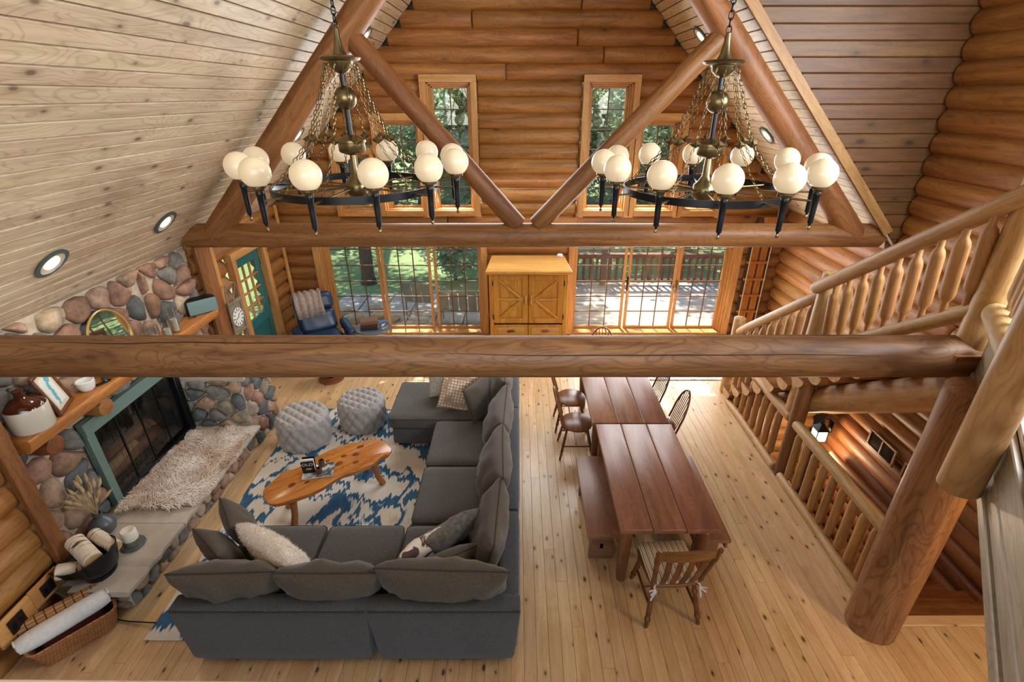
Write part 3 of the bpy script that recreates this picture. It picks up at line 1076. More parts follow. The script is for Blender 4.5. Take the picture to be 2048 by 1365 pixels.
vs_ = thing('grey_vase', 'dark grey round vase holding dried pampas stems on the hearth', 'vase', (-4.08, 3.60, HZ))
MB().lathe([(0, 0), (.07, 0), (.105, .04), (.115, .09), (.10, .14), (.06, .175), (.04, .195), (.042, .235), (.05, .245), (.036, .245), (.03, .2), (0, .19)], 26).build('body', plain('vase_slate', (84, 88, 92), .35, nscale=6, namt=.15), vs_)
pamp = plain('pampas_straw', (182, 156, 116), .9, nscale=30, namt=.2, var=.15)
for k in range(22):
    a, rr = rng.uniform(0, 6.28), rng.uniform(.03, .17)
    hh = rng.uniform(.40, .58)
    pts = [Vector((0, 0, .2)), Vector((rr * .25 * math.cos(a), rr * .25 * math.sin(a), .32)), Vector((rr * math.cos(a), rr * math.sin(a), hh))]
    st = MB().tube(pts, [.003, .003, .002], 5).build('stem', pamp, vs_)
    d = (pts[2] - pts[1]).normalized()
    q = [pts[2] + d * (.10 * i / 5 - .03) for i in range(6)]
    mb = MB().tube(q, [.004, .013, .016, .014, .010, .003], 7)
    for j in range(40):
        c = q[0] + d * rng.uniform(.0, .1)
        u = Vector((rng.uniform(-1, 1), rng.uniform(-1, 1), rng.uniform(-.2, 1))).normalized()
        s = u.cross(d) * .0025
        mb.add([c - s, c + s, c + u * .024 + d * .012], [(0, 1, 2)])
    mb.build('plume', pamp, st)

cn = thing('stone_candle', 'thick cream pillar candle on a dark stone base on hearth', 'candle', (-3.69, 3.44, HZ))
cn.scale = (1.12, 1.12, 1.2)
MB().lathe([(0, 0), (.085, 0), (.095, .012), (.088, .026), (.0, .03)], 11).build('stone_base', STONES[3], cn)
MB().lathe([(0, .028), (.058, .028), (.06, .04), (.056, .075), (.0, .08)], 18).build('mossy_cup', plain('mossy_cup', (112, 102, 78), .9, nscale=25, namt=.4, bump=.5), cn)
MB().lathe([(0, .07), (.056, .07), (.06, .09), (.058, .15), (.05, .162), (.03, .158), (0, .15)], 20).build('candle', wax, cn)

birch = NT('birch_bark')
birch.coords()
n1 = birch.noise(birch.mapped((3, 14, 14)), 1.0, 3)
n2 = birch.noise(birch.mapped((30, 5, 5)), 1.0, 3)
bc = birch.mix(birch.ramp(n1, [(.4, (0, 0, 0)), (.7, (1, 1, 1))]), srgb(218, 200, 178), srgb(236, 230, 220))
bc = birch.mix(birch.ramp(n2, [(.56, (0, 0, 0)), (.64, (1, 1, 1))]), bc, srgb(80, 64, 52))
birch = birch.set(Base_Color=bc, Roughness=.7)
bk = thing('coal_scuttle', 'black iron coal scuttle full of firewood at hearth end', 'scuttle', (-3.77, 3.14, HZ), R(8))
bk.scale = (1.12, 1.25, 1.2)
MB().lathe([(0, 0), (.10, 0), (.105, .01), (.105, .03), (.085, .035), (0, .035)], 28).build('foot', M['black'], bk)
rings = []
for z, a, b, sh_ in ((.03, .095, .10, 0), (.07, .14, .13, -.01), (.13, .185, .155, -.03), (.19, .215, .165, -.05)):
    rings.append([(sh_ + a * math.cos(2 * PI * k / 28) * (1.28 if math.cos(2 * PI * k / 28) < 0 else 1), b * math.sin(2 * PI * k / 28), z + (.05 * math.cos(2 * PI * k / 28) if z > .1 else 0) - (.02 if math.cos(2 * PI * k / 28) < -.8 and z > .15 else 0)) for k in range(28)])
inner = [[(x * .95, y * .95, z - .003 if i == len(rings) - 1 else z + .012) for x, y, z in r] for i, r in enumerate(rings)]
MB().loft(rings + inner[::-1]).build('bucket', M['black'], bk)
MB().tube([(.03, -.17, .2), (.05, -.16, .12), (.1, -.12, .1)], .006, 6).build('ear', M['black'], bk)
cutend = plain('birch_cut_end', (198, 160, 112), .7, nscale=20, namt=.12)
def birchlog(p0, p1, r, label):
    d = Vector(p1) - Vector(p0)
    b = thing('birch_log', label, 'log', p0, 0, 'birch firewood in the scuttle')
    b.rotation_euler = d.to_track_quat('X', 'Z').to_euler()
    log_mesh(d.length, r, rng.random() * 9, 18, .03, .004).build('bark', birch, b)
    for x in (-.0015, d.length - .0005):
        MB().lathe([(0, 0), (r * .93, 0), (r * .93, .002), (0, .002)], 16).build('cut_end', cutend, b, (x, 0, 0), (0, R(90), 0))
birchlog((-3.99, 2.99, .50), (-3.77, 3.10, .44), .068, 'birch log sticking its round cut end out of the scuttle')
birchlog((-3.97, 3.22, .62), (-3.70, 3.06, .56), .075, 'thick white birch log lying on top in the scuttle')
birchlog((-3.93, 3.36, .56), (-3.65, 3.24, .52), .058, 'thin birch log at the back of the scuttle near the vase')

# ------------------------------------------------------------------ basket, outlets, cord
def weave(name, c1, c2):
    t = NT(name)
    t.coords(rand=False)
    w = t.n('ShaderNodeTexBrick', offset=.5, i_Scale=1.0)
    w.inputs['Brick Width'].default_value = .05
    w.inputs['Row Height'].default_value = .016
    w.inputs['Mortar Size'].default_value = .0025
    mp = t.n('ShaderNodeSeparateXYZ')
    t.l(t.v, mp.inputs[0])
    cb = t.n('ShaderNodeCombineXYZ')
    t.l(t.math('ADD', mp.outputs[0], mp.outputs[1]), cb.inputs[0])
    t.l(mp.outputs[2], cb.inputs[1])
    t.l(cb.outputs[0], w.inputs['Vector'])
    w.inputs['Color1'].default_value = srgb(*c1)
    w.inputs['Color2'].default_value = srgb(*c2)
    w.inputs['Mortar'].default_value = srgb(84, 50, 26)
    t.bump(t.math('SUBTRACT', 1.0, w.outputs['Fac']), .6, .006)
    return t.set(Base_Color=w.outputs['Color'], Roughness=.6)
wick = weave('wicker', (188, 128, 74), (158, 100, 54))
bs = thing('wicker_basket', 'rectangular wicker basket of rolled blankets on floor by log wall', 'basket', (-3.78, 2.74, 0), R(49))
bs.scale = (.9, .9, .9)
def rrect(w, d, r, n=5):
    p = []
    for cx, cy, a0 in ((w / 2 - r, d / 2 - r, 0), (-w / 2 + r, d / 2 - r, 90), (-w / 2 + r, -d / 2 + r, 180), (w / 2 - r, -d / 2 + r, 270)):
        for k in range(n + 1):
            a = R(a0 + 90 * k / n)
            p.append((cx + r * math.cos(a), cy + r * math.sin(a)))
    return p
rings = []
for z in [0] + [.02 + i * .016 for i in range(14)]:
    k = z / .23
    p = rrect(.56 + .10 * k + (.006 if int(z / .016) % 2 else 0), .28 + .08 * k + (.006 if int(z / .016) % 2 else 0), .08)
    rings.append([(x, y, z) for x, y in p])
ir = [[(x * .94, y * .92, z + .004) for x, y, z in r] for r in rings[::-1]]
MB().loft(rings + ir).build('woven_body', wick, bs)
MB().tube([(x, y, .238) for x, y in rrect(.655, .355, .08)], .014, 8, closed=True).build('rim', wick, bs)
whitecloth = fabric('white_fleece', (224, 219, 214), (212, 206, 202), 40)
t = NT('plaid_blanket')
t.coords(rand=False)
sx = t.n('ShaderNodeSeparateXYZ'); t.l(t.v, sx.inputs[0])
a = t.math('LESS_THAN', t.math('FRACT', t.math('MULTIPLY', sx.outputs[0], 16)), .14)
b = t.math('LESS_THAN', t.math('FRACT', t.math('MULTIPLY', t.math('ADD', sx.outputs[1], sx.outputs[2]), 22)), .14)
pl = t.mix(t.math('MAXIMUM', a, b), srgb(190, 142, 92), srgb(84, 54, 38))
plaid = t.set(Base_Color=pl, Roughness=.9)
def roll(name, label, cat, p0, p1, r, mat, sq=1.0):
    d = Vector(p1) - Vector(p0)
    L = d.length
    o = thing(name, label, cat, p0)
    o.rotation_euler = d.to_track_quat('X', 'Z').to_euler()
    mb = MB()
    rings = []
    for i in range(15):
        x = L * i / 14
        k = 1 - .25 * (abs(i - 7) / 7) ** 6
        rings.append([(x, r * k * math.cos(2 * PI * j / 22) * (1 + .06 * mnoise.noise(Vector((x * 9, j * .7, r)))), r * sq * k * math.sin(2 * PI * j / 22) * (1 + .06 * mnoise.noise(Vector((x * 8, j * .6, 4))))) for j in range(22)])
    mb.loft(rings).build('roll', mat, o)
    # spiral end
    for xe, s in ((-.004, 1), (L + .004, -1)):
        pts = [(xe, r * .9 * f * math.cos(9 * f), r * sq * .9 * f * math.sin(9 * f)) for f in [.1 + .85 * q / 24 for q in range(25)]]
        MB().tube(pts, .006, 5).build('rolled_edge', mat, o)
    return o
ca, sa = math.cos(R(49)), math.sin(R(49))
def bl(x, y, z): return (-3.78 + .9 * (x * ca - y * sa), 2.74 + .9 * (x * sa + y * ca), z * .92)
roll('rolled_blanket', 'white fleece blanket rolled up on top of the basket', 'blanket', bl(-.36, -.04, .30), bl(.31, -.01, .30), .08, whitecloth)
roll('plaid_blanket', 'tan plaid blanket rolled at the wall side of the basket', 'blanket', bl(-.34, .155, .30), bl(.31, .15, .30), .058, plaid)
mb = MB()
mb.softbox(.42, .17, .14, .06, 8, wr=.015, c=(0, -.03, .02))
o = mb.build('burgundy_blanket', fabric('burgundy_knit', (92, 34, 36), None, 50), None, bl(0, 0, .13), (0, 0, R(49)))
tag(o, 'dark burgundy knit blanket down inside the basket', 'blanket')

def outlet(y, z, label, s=1.0):
    o = thing('wall_outlet', label, 'outlet', (-4.045, y, z), 0, 'outlets on the log wall')
    MB().box(-.03, -.006, -.14 * s, .14 * s, -.10 * s, .10 * s).build('mount_board', M['trimY'], o, bevel=.008)
    MB().softbox(.012, .118 * s, .12 * s, .004, 3, c=(0, 0, 0)).build('cover_plate', plain('bronze_plate', (46, 32, 26), .35, .3), o)
    for yy in (-.026, .026):
        MB().softbox(.006, .034, .068, .003, 3, c=(.007, yy * s, 0)).build('socket', M['black'], o)
outlet(2.92, .40, 'dark outlet plate on the log wall close to the hearth end')
outlet(2.62, .38, 'dark outlet plate on the log wall above the wicker basket', 1.15)
o = MB().tube([(-3.95, 3.02, .01), (-3.7, 2.92, .008), (-3.45, 2.88, .008), (-3.2, 2.86, .02)], .006, 6).build('floor_cord', M['black'])
tag(o, 'thin dark cord running from the hearth under the sofa', 'cord')
# ------------------------------------------------------------------ loft, post, stairs and railings
PX, PY = 3.10, 2.86
post = log('support_post', (PX, PY, 0), (PX, PY, 2.42), .195, M['log_post'], None, seed=11, n=22, endr=.004)
tag(post, 'thick peeled log post standing on the floor at the stairwell corner', 'post')

loft = struct('floor_loft')
poly = [(-4.4, .79), (1.48, .75), (1.555, .83), (3.315, 3.10), (4.72, 3.10), (4.72, -2.4), (-4.4, -2.4)]
MB().prism(poly, 2.36, 2.70).build('loft_slab', M['fascia'], loft, ang=0)
D = Vector((3.30 - 1.535, 3.12 - .84, 0))
Ld = D.length
D.normalize()
N = Vector((-D.y, D.x, 0))
A = Vector((1.535, .84, 0))
for z, w, off in ((2.365, .07, .030), (2.455, .10, .016), (2.61, .18, .018)):
    board('fascia_board', Ld + .03, w, .03, M['fascia'], loft, .006, frame4(A + N * off + Vector((0, 0, z)), D, N))
board('loft_cap', Ld + .03, .20, .03, M['fascia'], loft, .006, frame4(A + N * -.115 + Vector((0, 0, 2.735)), D, (0, 0, 1)))
d2 = Vector((2.8, .072, 0))
board('loft_cap', 5.4, .12, .03, M['ceil'], loft, .006, frame4((-4.35, .805, 2.735), (1, -.009, 0), (0, 0, 1)))

BAL = None
def baluster(L, r=.042, nk=.085):
    prof = [(0, 0), (r * .5, .0), (r * .5, nk), (r * .86, nk + .03), (r, nk + .065), (r * .97, L * .5), (r, L - nk - .065), (r * .86, L - nk - .03), (r * .5, L - nk), (r * .5, L), (0, L)]
    n = 10
    rings = []
    for k, (q, x) in enumerate(prof[1:-1]):
        rings.append([(x, q * math.cos(2 * PI * j / n), q * math.sin(2 * PI * j / n)) for j in range(n)])
    return MB().loft(rings)
def bal(parent, p0, p1, r=.042, mat='bal', nk=.085):
    p0, p1 = Vector(p0), Vector(p1)
    d = p1 - p0
    o = baluster(d.length, r * rng.uniform(.93, 1.08), nk).build('baluster', M[mat], parent, p0)
    o.rotation_euler = (d.to_track_quat('X', 'Z').to_matrix() @ Matrix.Rotation(rng.uniform(0, 6), 3, 'X')).to_euler()
    return o

SX = 3.26
def srail(y):                      # handrail height along the stair
    return 1.06 + .735 * (6.70 - y)
st = thing('log_staircase', 'half-log open staircase climbing along the right log wall', 'staircase', (3.9, 4.8, 0))
def sl(p): return (p[0] - 3.9, p[1] - 4.8, p[2])
def tread_z(y): return .735 * (6.62 - y) + .05
for x in (3.42, 4.50):
    log('stringer', sl((x, 6.45, -.06)), sl((x, 3.02, 2.34)), .145, M['log_pale'], st, endr=.01, n=16)
NT_ = 13
for i in range(NT_):
    y = 6.42 - i * .262
    z = tread_z(y) + .02
    mb = MB()
    n = 12
    r = .135
    sec = [(r * math.cos(PI + PI * k / n), .95 * r * math.sin(PI + PI * k / n)) for k in range(n + 1)]
    mb.loft([[(xx, a, b) for a, b in sec] for xx in (0, .012, 1.50)])
    o = mb.build('tread', M['log_dark'], st, sl((3.13, y, z)), bevel=0)
    mb = MB().loft([[(-.004 - d_, a * k, b * k) for a, b in sec] for d_, k in ((0, .985), (.004, .96))])
    mb.build('tread_end', M['log_pale'], o, ang=0)  # paler wood puts the window daylight into the colour of the tread ends

rail = thing('stair_railing', 'peeled log railing with turned-down balusters rising beside the staircase', 'railing', (SX, 5.0, 0))
def rl(p): return (p[0] - SX, p[1] - 5.0, p[2])
log('newel_post', rl((SX, 6.74, 0)), rl((SX, 6.74, 1.27)), .085, M['log_pale'], rail, endr=.02)
log('newel_post', rl((SX, 4.94, .85)), rl((SX, 4.94, 2.56)), .10, M['log_pale'], rail, endr=.02)
log('newel_post', rl((3.32, 3.28, 2.30)), rl((3.32, 3.28, 3.95)), .10, M['log_pale'], rail, endr=.02)
log('handrail', rl((SX, 6.78, srail(6.78))), rl((SX, 4.96, srail(4.96))), .060, M['log_pale'], rail)
log('handrail', rl((SX - .1, 5.02, srail(5.02) + .06)), rl((SX - .04, 3.2, srail(3.2) + .04)), .068, M['log_pale'], rail)
log('bottom_rail', rl((SX, 6.70, srail(6.7) - .70)), rl((SX, 5.0, srail(5.0) - .70)), .055, M['log_pale'], rail)
log('bottom_rail', rl((SX, 4.9, srail(4.9) - .70)), rl((SX + .03, 3.3, srail(3.3) - .73)), .062, M['log_pale'], rail)
for i in range(9):
    y = 6.56 - i * .178
    bal(rail, rl((SX, y, srail(y) - .67)), rl((SX, y, srail(y) - .03)), .046)
for i in range(9):
    y = 4.76 - i * .172
    bal(rail, rl((SX, y, srail(y) - .67)), rl((SX - .06, y, srail(y) + .0)), .05)

sg = thing('stairwell_railing', 'log guard railing on the floor around the basement stairwell', 'railing', (3.2, 4.6, 0))
def gl_(p): return (p[0] - 3.2, p[1] - 4.6, p[2])
GX = 3.2
log('newel_post', gl_((GX + .03, 4.80, 0)), gl_((GX + .03, 4.80, 1.40)), .085, M['log_dark'], sg, endr=.01)
log('top_rail', gl_((GX, 4.74, .80)), gl_((GX + .0, 3.08, .80)), .062, M['log_pale'], sg)
log('bottom_rail', gl_((GX - .03, 4.73, .06)), gl_((GX - .03, 3.1, .06)), .05, M['log_pale'], sg)
log('top_rail', gl_((GX, 6.3, .80)), gl_((GX, 4.86, .80)), .062, M['log_pale'], sg)
log('bottom_rail', gl_((GX - .03, 6.45, .06)), gl_((GX - .03, 4.88, .06)), .05, M['log_pale'], sg)
for i in range(9):
    y = 4.62 - i * .172
    bal(sg, gl_((GX, y, .07)), gl_((GX, y, .78)), .046, 'bal', .03)
for i in range(8):
    y = 6.36 - i * .18
    bal(sg, gl_((GX, y, .07)), gl_((GX, y, .78)), .046, 'bal', .03)

lr = thing('loft_railing', 'pale log railing along the diagonal loft edge at far right', 'railing', (2.4, 1.97, 2.7))
def ll(q, z, off=0):             # q metres along the diagonal from the stair-top newel towards the loft
    p = Vector((3.32, 3.28, 0)) - D * q + N * off
    return (p.x - 2.4, p.y - 1.97, z - 2.7)
log('newel_post', ll(1.66, 2.37, .035), ll(1.66, 3.95, .035), .092, M['log_pale'], lr, endr=.008, n=18)
log('bottom_rail', ll(.12, 2.86, -.03), ll(1.48, 2.86, -.09), .075, M['log_pale'], lr, endr=.03)
log('bottom_rail', ll(1.80, 2.86, -.12), ll(3.6, 2.86, -.12), .075, M['log_pale'], lr, endr=.03)
log('handrail', ll(.1, 3.64, -.04), ll(1.5, 3.64, -.09), .07, M['log_pale'], lr)
log('handrail', ll(1.7, 3.64, -.10), ll(3.6, 3.64, -.10), .07, M['log_pale'], lr)
for i in range(8):
    q = .22 + i * .165
    bal(lr, ll(q, 2.88, -.08), ll(q, 3.62, -.08), .045, 'log_pale')
for i in range(6):
    q = 1.85 + i * .165
    bal(lr, ll(q, 2.88, -.08), ll(q, 3.62, -.08), .045, 'log_pale')

# basement stair in the well ----------------------------------------
bst = thing('basement_steps', 'dark wooden steps leading down into the stairwell', 'steps', (4.0, 2.94, -.19))
for i in range(9):
    board('step', 1.22, .29, .045, M['log_dark'], bst, .006, frame4((-.62, .14 + .26 * i, -.19 * i), (1, 0, 0), (0, 0, 1)))
    board('riser', 1.22, .15, .02, M['log_dark'], bst, .002, frame4((-.62, .26 * i + .01, -.19 * i + .10), (1, 0, 0), (0, -1, 0)))
bw = struct('wall_stairwell')
z = -2.17
while z < -.1:
    log('log', (3.2, 6.72, z), (4.72, 6.72, z), LR, M['log_wall'], bw, endr=.02)
    z += PITCH
mb = MB()
mb.box(3.14, 3.24, 2.94, 6.5, -2.4, -.13)
mb.box(3.14, 4.9, 2.80, 2.93, -2.4, -.13)
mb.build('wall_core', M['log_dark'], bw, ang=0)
MB().box(3.1, 4.9, 2.8, 6.9, -2.5, -2.4).build('floor_basement', M['floor'], None, ang=0)['kind'] = 'structure'
hr = thing('stairwell_handrail', 'dark log handrail fixed to the wall inside the stairwell', 'handrail', (4.55, 5.0, -.4))
log('rail', (-.02, .78, -.06), (-.02, -.86, .04), .052, M['log_dark'], hr, up=(0, 0, 1))
for y in (.5, -.5):
    MB().tube([(-.02, y, -.03), (.03, y, -.08), (.09, y, -.08)], .012, 6).build('bracket', M['black'], hr)

# wall lantern
ln = thing('wall_lantern', 'black iron lantern lit on the stairwell log wall', 'lamp', (4.56, 6.02, -.24), 0)
glow = plain('lantern_glass_lit', (255, 236, 190), .5, emis=(255, 232, 180), estr=9)
MB().box(-.19, -.05, -.07, .07, -.14, .03).build('glass_box', glow, ln, bevel=.004)
mb = MB()
for x in (-.195, -.045):
    for y in (-.075, .075):
        mb.box(x - .006, x + .006, y - .006, y + .006, -.15, .04)
for z in (-.15, .035):
    mb.box(-.2, -.04, -.08, -.068, z, z + .012).box(-.2, -.04, .068, .08, z, z + .012).box(-.2, -.19, -.08, .08, z, z + .012).box(-.05, -.04, -.08, .08, z, z + .012)
mb.build('frame', M['black'], ln, ang=0)
MB().loft([[(-.12 + sx * .09 * k, sy * .09 * k, z) for sx, sy in ((-1, -1), (1, -1), (1, 1), (-1, 1))] for k, z in ((1.05, .04), (.5, .10), (.25, .13))]).build('roof', M['black'], ln, ang=20)
MB().torus((-.12, 0, .155), .025, .006, 12, 6, 'Y').build('ring', M['black'], ln)
MB().tube([(-.12, 0, .18), (-.08, 0, .22), (-.03, 0, .2), (.0, 0, .12), (.02, 0, .10)], .009, 6).build('arm', M['black'], ln)
MB().box(.0, .02, -.05, .05, .0, .18).build('wall_plate', M['black'], ln, bevel=.006)
light('lantern_bulb', 'POINT', (4.34, 5.86, -.42), (4.3, 5.9, -1), 32, (1, .78, .5), shadow_soft_size=.06)

# two small framed double pictures on the stairwell wall
def dbl(y, z, label):
    o = thing('double_picture_frame', label, 'picture', (4.685, y, z), 0)
    m = M['trimY']
    for ya, yb, za, zb in ((-.25, .25, .095, .125), (-.25, .25, -.125, -.095), (-.25, -.22, -.095, .095), (.22, .25, -.095, .095), (-.012, .012, -.095, .095)):
        MB().box(-.025, .0, ya, yb, za, zb).build('frame', M['log_dark'], o, bevel=.003, seg=1)
    for a, b in ((-.22, -.012), (.012, .22)):
        MB().box(-.012, -.004, a, b, -.095, .095).build('picture_glass', plain('dark_picture', (34, 34, 30), .08, spec=.7, nscale=4, namt=.5), o, ang=0)
dbl(5.17, .13, 'dark double picture frame on the stairwell logs, nearer the lantern')
dbl(4.52, .11, 'dark double picture frame on the stairwell logs, nearer the thick post')

# toboggan on the back wall
tb = thing('wooden_toboggan', 'long wooden toboggan standing upright against the back log wall', 'toboggan', (4.33, YW - .07, .02), 0)
slat = wood('toboggan_slat_wood', (196, 122, 62), (160, 90, 42), 'Z', .4, 1.5, .05, .3, .1)
dk = plain('toboggan_dark_slat', (58, 40, 30), .5, var=.1)
for k, xx in enumerate((-.17, -.10, -.03, .04, .11, .18)):
    p = [(0, -.004, .0), (0, -.004, 1.9), (0, -.02, 2.12), (0, -.09, 2.28), (0, -.18, 2.30), (0, -.23, 2.22)]
    mb = MB()
    w_ = .033 if k not in (2, 3) else .034
    rings = []
    for i, q in enumerate(p):
        a, b = Vector(p[max(i - 1, 0)]), Vector(p[min(i + 1, 5)])
        t_ = (b - a).normalized()
        nn = Vector((0, -t_.z, t_.y)) * .008
        rings.append([(xx - w_, q[1] - nn.y, q[2] - nn.z), (xx + w_, q[1] - nn.y, q[2] - nn.z), (xx + w_, q[1] + nn.y, q[2] + nn.z), (xx - w_, q[1] + nn.y, q[2] + nn.z)])
    mb.loft(rings).build('slat', slat if k not in (0, 5) else dk, tb, ang=30)
MB().box(-.012 + .005, .022, -.018, -.004, .0, 2.1).build('centre_strip', dk, tb, ang=0)
for z in (.18, .5, .82, 1.14, 1.46, 1.78):
    MB().box(-.2, .21, -.045, -.012, z - .02, z + .02).build('crossbar', slat, tb, bevel=.006)
for x in (-.16, .17):
    MB().cyl((x, -.06, .1), (x, -.06, 1.95), .011, None, 8).build('hand_rope', plain('rope_rail', (196, 176, 134), .7), tb)
MB().torus((.11, -.22, 2.2), .02, .006, 12, 6, 'Y').build('rope_eye', M['brass'], tb)
# ------------------------------------------------------------------ rug, sofa, cushions
t = NT('ikat_rug_weave')
t.coords(rand=False)
sp = t.n('ShaderNodeSeparateXYZ'); t.l(t.v, sp.inputs[0])
# feathered ikat: displace x by fine noise that only varies along y
j = t.noise(t.mapped((1.5, 34, 1)), 1.0, 2)
jx = t.math('MULTIPLY', t.math('SUBTRACT', j, .5), .0)
jag = t.n('ShaderNodeTexNoise', i_Scale=1.0, i_Detail=1.0)
t.l(t.mapped((26, 1.2, 1)), jag.inputs['Vector'])
dy = t.math('MULTIPLY', t.math('SUBTRACT', jag.outputs[0], .5), .30)
cb = t.n('ShaderNodeCombineXYZ')
t.l(sp.outputs[0], cb.inputs[0]); t.l(t.math('ADD', sp.outputs[1], dy), cb.inputs[1])
big = t.noise(cb.outputs[0], 2.3, 1.5, .5, .6)
big2 = t.n('ShaderNodeTexNoise', i_Scale=1.7, i_Detail=1.0)
vv = t.n('ShaderNodeVectorMath', operation='ADD'); vv.inputs[1].default_value = (7.3, 2.1, 0)
t.l(cb.outputs[0], vv.inputs[0]); t.l(vv.outputs[0], big2.inputs['Vector'])
c = t.ramp(big, [(.0, srgb(222, 214, 200)), (.47, srgb(222, 214, 200)), (.475, srgb(70, 108, 138)), (.545, srgb(54, 92, 124)), (.55, srgb(120, 152, 172)), (.575, srgb(216, 210, 198)), (.66, srgb(216, 208, 194)), (.665, srgb(70, 108, 138)), (1, srgb(58, 96, 126))])
tan = t.ramp(big2.outputs[0], [(.60, (0, 0, 0)), (.66, (1, 1, 1))])
lum = t.ramp(big, [(.0, (1, 1, 1)), (.47, (1, 1, 1)), (.475, (0, 0, 0))])
c = t.mix(t.math('MULTIPLY', t.math('MULTIPLY', tan, lum), .75), c, srgb(196, 172, 132))
t.bump(t.noise(t.v, 160, 2), .3, .004)
rugm = t.set(Base_Color=c, Roughness=.95, Specular_IOR_Level=.1)
rug = MB().softbox(2.62, 3.52, .014, .006, 10, c=(0, 0, .0085)).build('area_rug', rugm, None, (-1.90, 4.47, 0), (0, 0, 0))
tag(rug, 'cream and blue ikat pattern rug under the coffee table and sofa', 'rug')
t = NT('grey_doormat')
t.coords(rand=False)
w = t.n('ShaderNodeTexVoronoi', i_Scale=16)
t.l(t.mapped((1, 2.2, 1)), w.inputs['Vector'])
c = t.mix(t.ramp(w.outputs['Distance'], [(.28, (1, 1, 1)), (.34, (0, 0, 0))]), srgb(206, 206, 206), srgb(122, 126, 132))
mat2 = MB().softbox(1.9, .95, .014, .006, 8, c=(0, 0, .008)).build('door_rug', t.set(Base_Color=c, Roughness=.95), None, (2.95, 7.55, 0))
tag(mat2, 'pale grey patterned rug in front of the sliding doors', 'rug')

SOFA = fabric('charcoal_linen', (94, 89, 84), (68, 65, 62), 130)
SOFA2 = fabric('charcoal_linen_back', (84, 84, 86), (62, 63, 66), 130)
PIL = fabric('charcoal_cushion_linen', (94, 83, 70), (72, 64, 54), 130)
pip = plain('charcoal_piping', (52, 48, 44), .9)

def pillow(w, h, th, mat, name='back_cushion', parent=None, loc=(0, 0, 0), rot=(0, 0, 0), seed=0, pinch=.05, n=18, piping=True, wr=.018, pipe_name='piping', sag=.0, puff=.36):
    """upright pillow: width along X, height along Z (from 0), thickness along Y"""
    mb = MB()
    V = []
    idx = {}
    for sgn in (1, -1):
        for i in range(n + 1):
            for j_ in range(n + 1):
                edge = i in (0, n) or j_ in (0, n)
                if sgn == -1 and edge:
                    idx[(sgn, i, j_)] = idx[(1, i, j_)]
                    continue
                u = -1 + 2 * i / n
                v = -1 + 2 * j_ / n
                # concentrate vertices near the edge
                u, v = math.sin(u * PI / 2), math.sin(v * PI / 2)
                x = w / 2 * u * (1 - pinch * (1 - v * v))
                z = h / 2 * v * (1 - pinch * (1 - u * u))
                tk = th / 2 * (max(0, (1 - u ** 2)) ** puff) * (max(0, (1 - v ** 2)) ** puff)
                ww = wr * mnoise.noise(Vector((x * 6 + seed, z * 6, sgn * 2.0))) + wr * .6 * mnoise.noise(Vector((x * 17 + seed, z * 7, sgn * 4.0)))
                y = sgn * (tk + (ww if not edge else 0) * min(1, tk * 12))
                if sag:
                    z -= sag * (1 - u * u) * (v + 1) / 2
                idx[(sgn, i, j_)] = len(V)
                V.append((x, y, z + h / 2))
    F = []
    for sgn in (1, -1):
        for i in range(n):
            for j_ in range(n):
                q = [idx[(sgn, i, j_)], idx[(sgn, i + 1, j_)], idx[(sgn, i + 1, j_ + 1)], idx[(sgn, i, j_ + 1)]]
                F.append(q[::-1] if sgn == 1 else q)
    o = mb.add(V, F).build(name, mat, parent, loc, rot, ang=80)
    if piping:
        pts = [V[idx[(1, i, 0)]] for i in range(n)] + [V[idx[(1, n, j_)]] for j_ in range(n)] + [V[idx[(1, i, n)]] for i in range(n, 0, -1)] + [V[idx[(1, 0, j_)]] for j_ in range(n, 0, -1)]
        MB().tube(pts, .006, 5, closed=True).build(pipe_name, pip, o)
    return o

def seat(parent, x0, x1, y0, y1, z0=.30, z1=.47, seed=0):
    o = MB().softbox(x1 - x0 - .008, y1 - y0 - .008, z1 - z0, .045, 10, crown=.022, wr=.007, seed=seed).build('seat_cushion', SOFA, parent, ((x0 + x1) / 2, (y0 + y1) / 2, (z0 + z1) / 2), ang=80)
    p = rrect(x1 - x0 - .02, y1 - y0 - .02, .045, 4)
    MB().tube([(x, y, (z1 - z0) / 2 - .022) for x, y in p], .006, 5, closed=True).build('piping', pip, o)
    return o
def feet(parent, pts):
    for x, y in pts:
        MB().box(x - .03, x + .03, y - .03, y + .03, 0, .05).build('foot', M['black'], parent, ang=0)
RTOP = .018

# near two-seat section
s1 = thing('sofa_section', 'charcoal two-seat sofa section with its back to the camera, hearth side', 'sofa', (.035, 0, RTOP), 0, 'sectional sofa pieces')
MB().softbox(1.42, .98, .26, .03, 6, c=(-1.91, 3.05, .18)).build('base', SOFA2, s1)
MB().softbox(1.50, .17, .62, .04, 8, c=(-1.955, 2.585, .35), sq=(.03, .05)).build('backrest', SOFA2, s1)
seat(s1, -2.62, -1.86, 2.67, 3.55, seed=1)
seat(s1, -1.85, -1.12, 2.67, 3.55, seed=2)
MB().tube([(-2.70, 2.502, .645), (-1.21, 2.502, .645)], .006, 6).build('piping', pip, s1)
feet(s1, [(-2.5, 2.65), (-1.3, 2.65), (-2.5, 3.4), (-1.3, 3.4)])
pillow(.84, .46, .30, PIL, 'back_cushion', s1, (-2.33, 2.83, .46), (R(22), 0, R(2)), 3, wr=.03)
pillow(.82, .46, .30, PIL, 'back_cushion', s1, (-1.52, 2.83, .46), (R(22), 0, 0), 7, wr=.03)
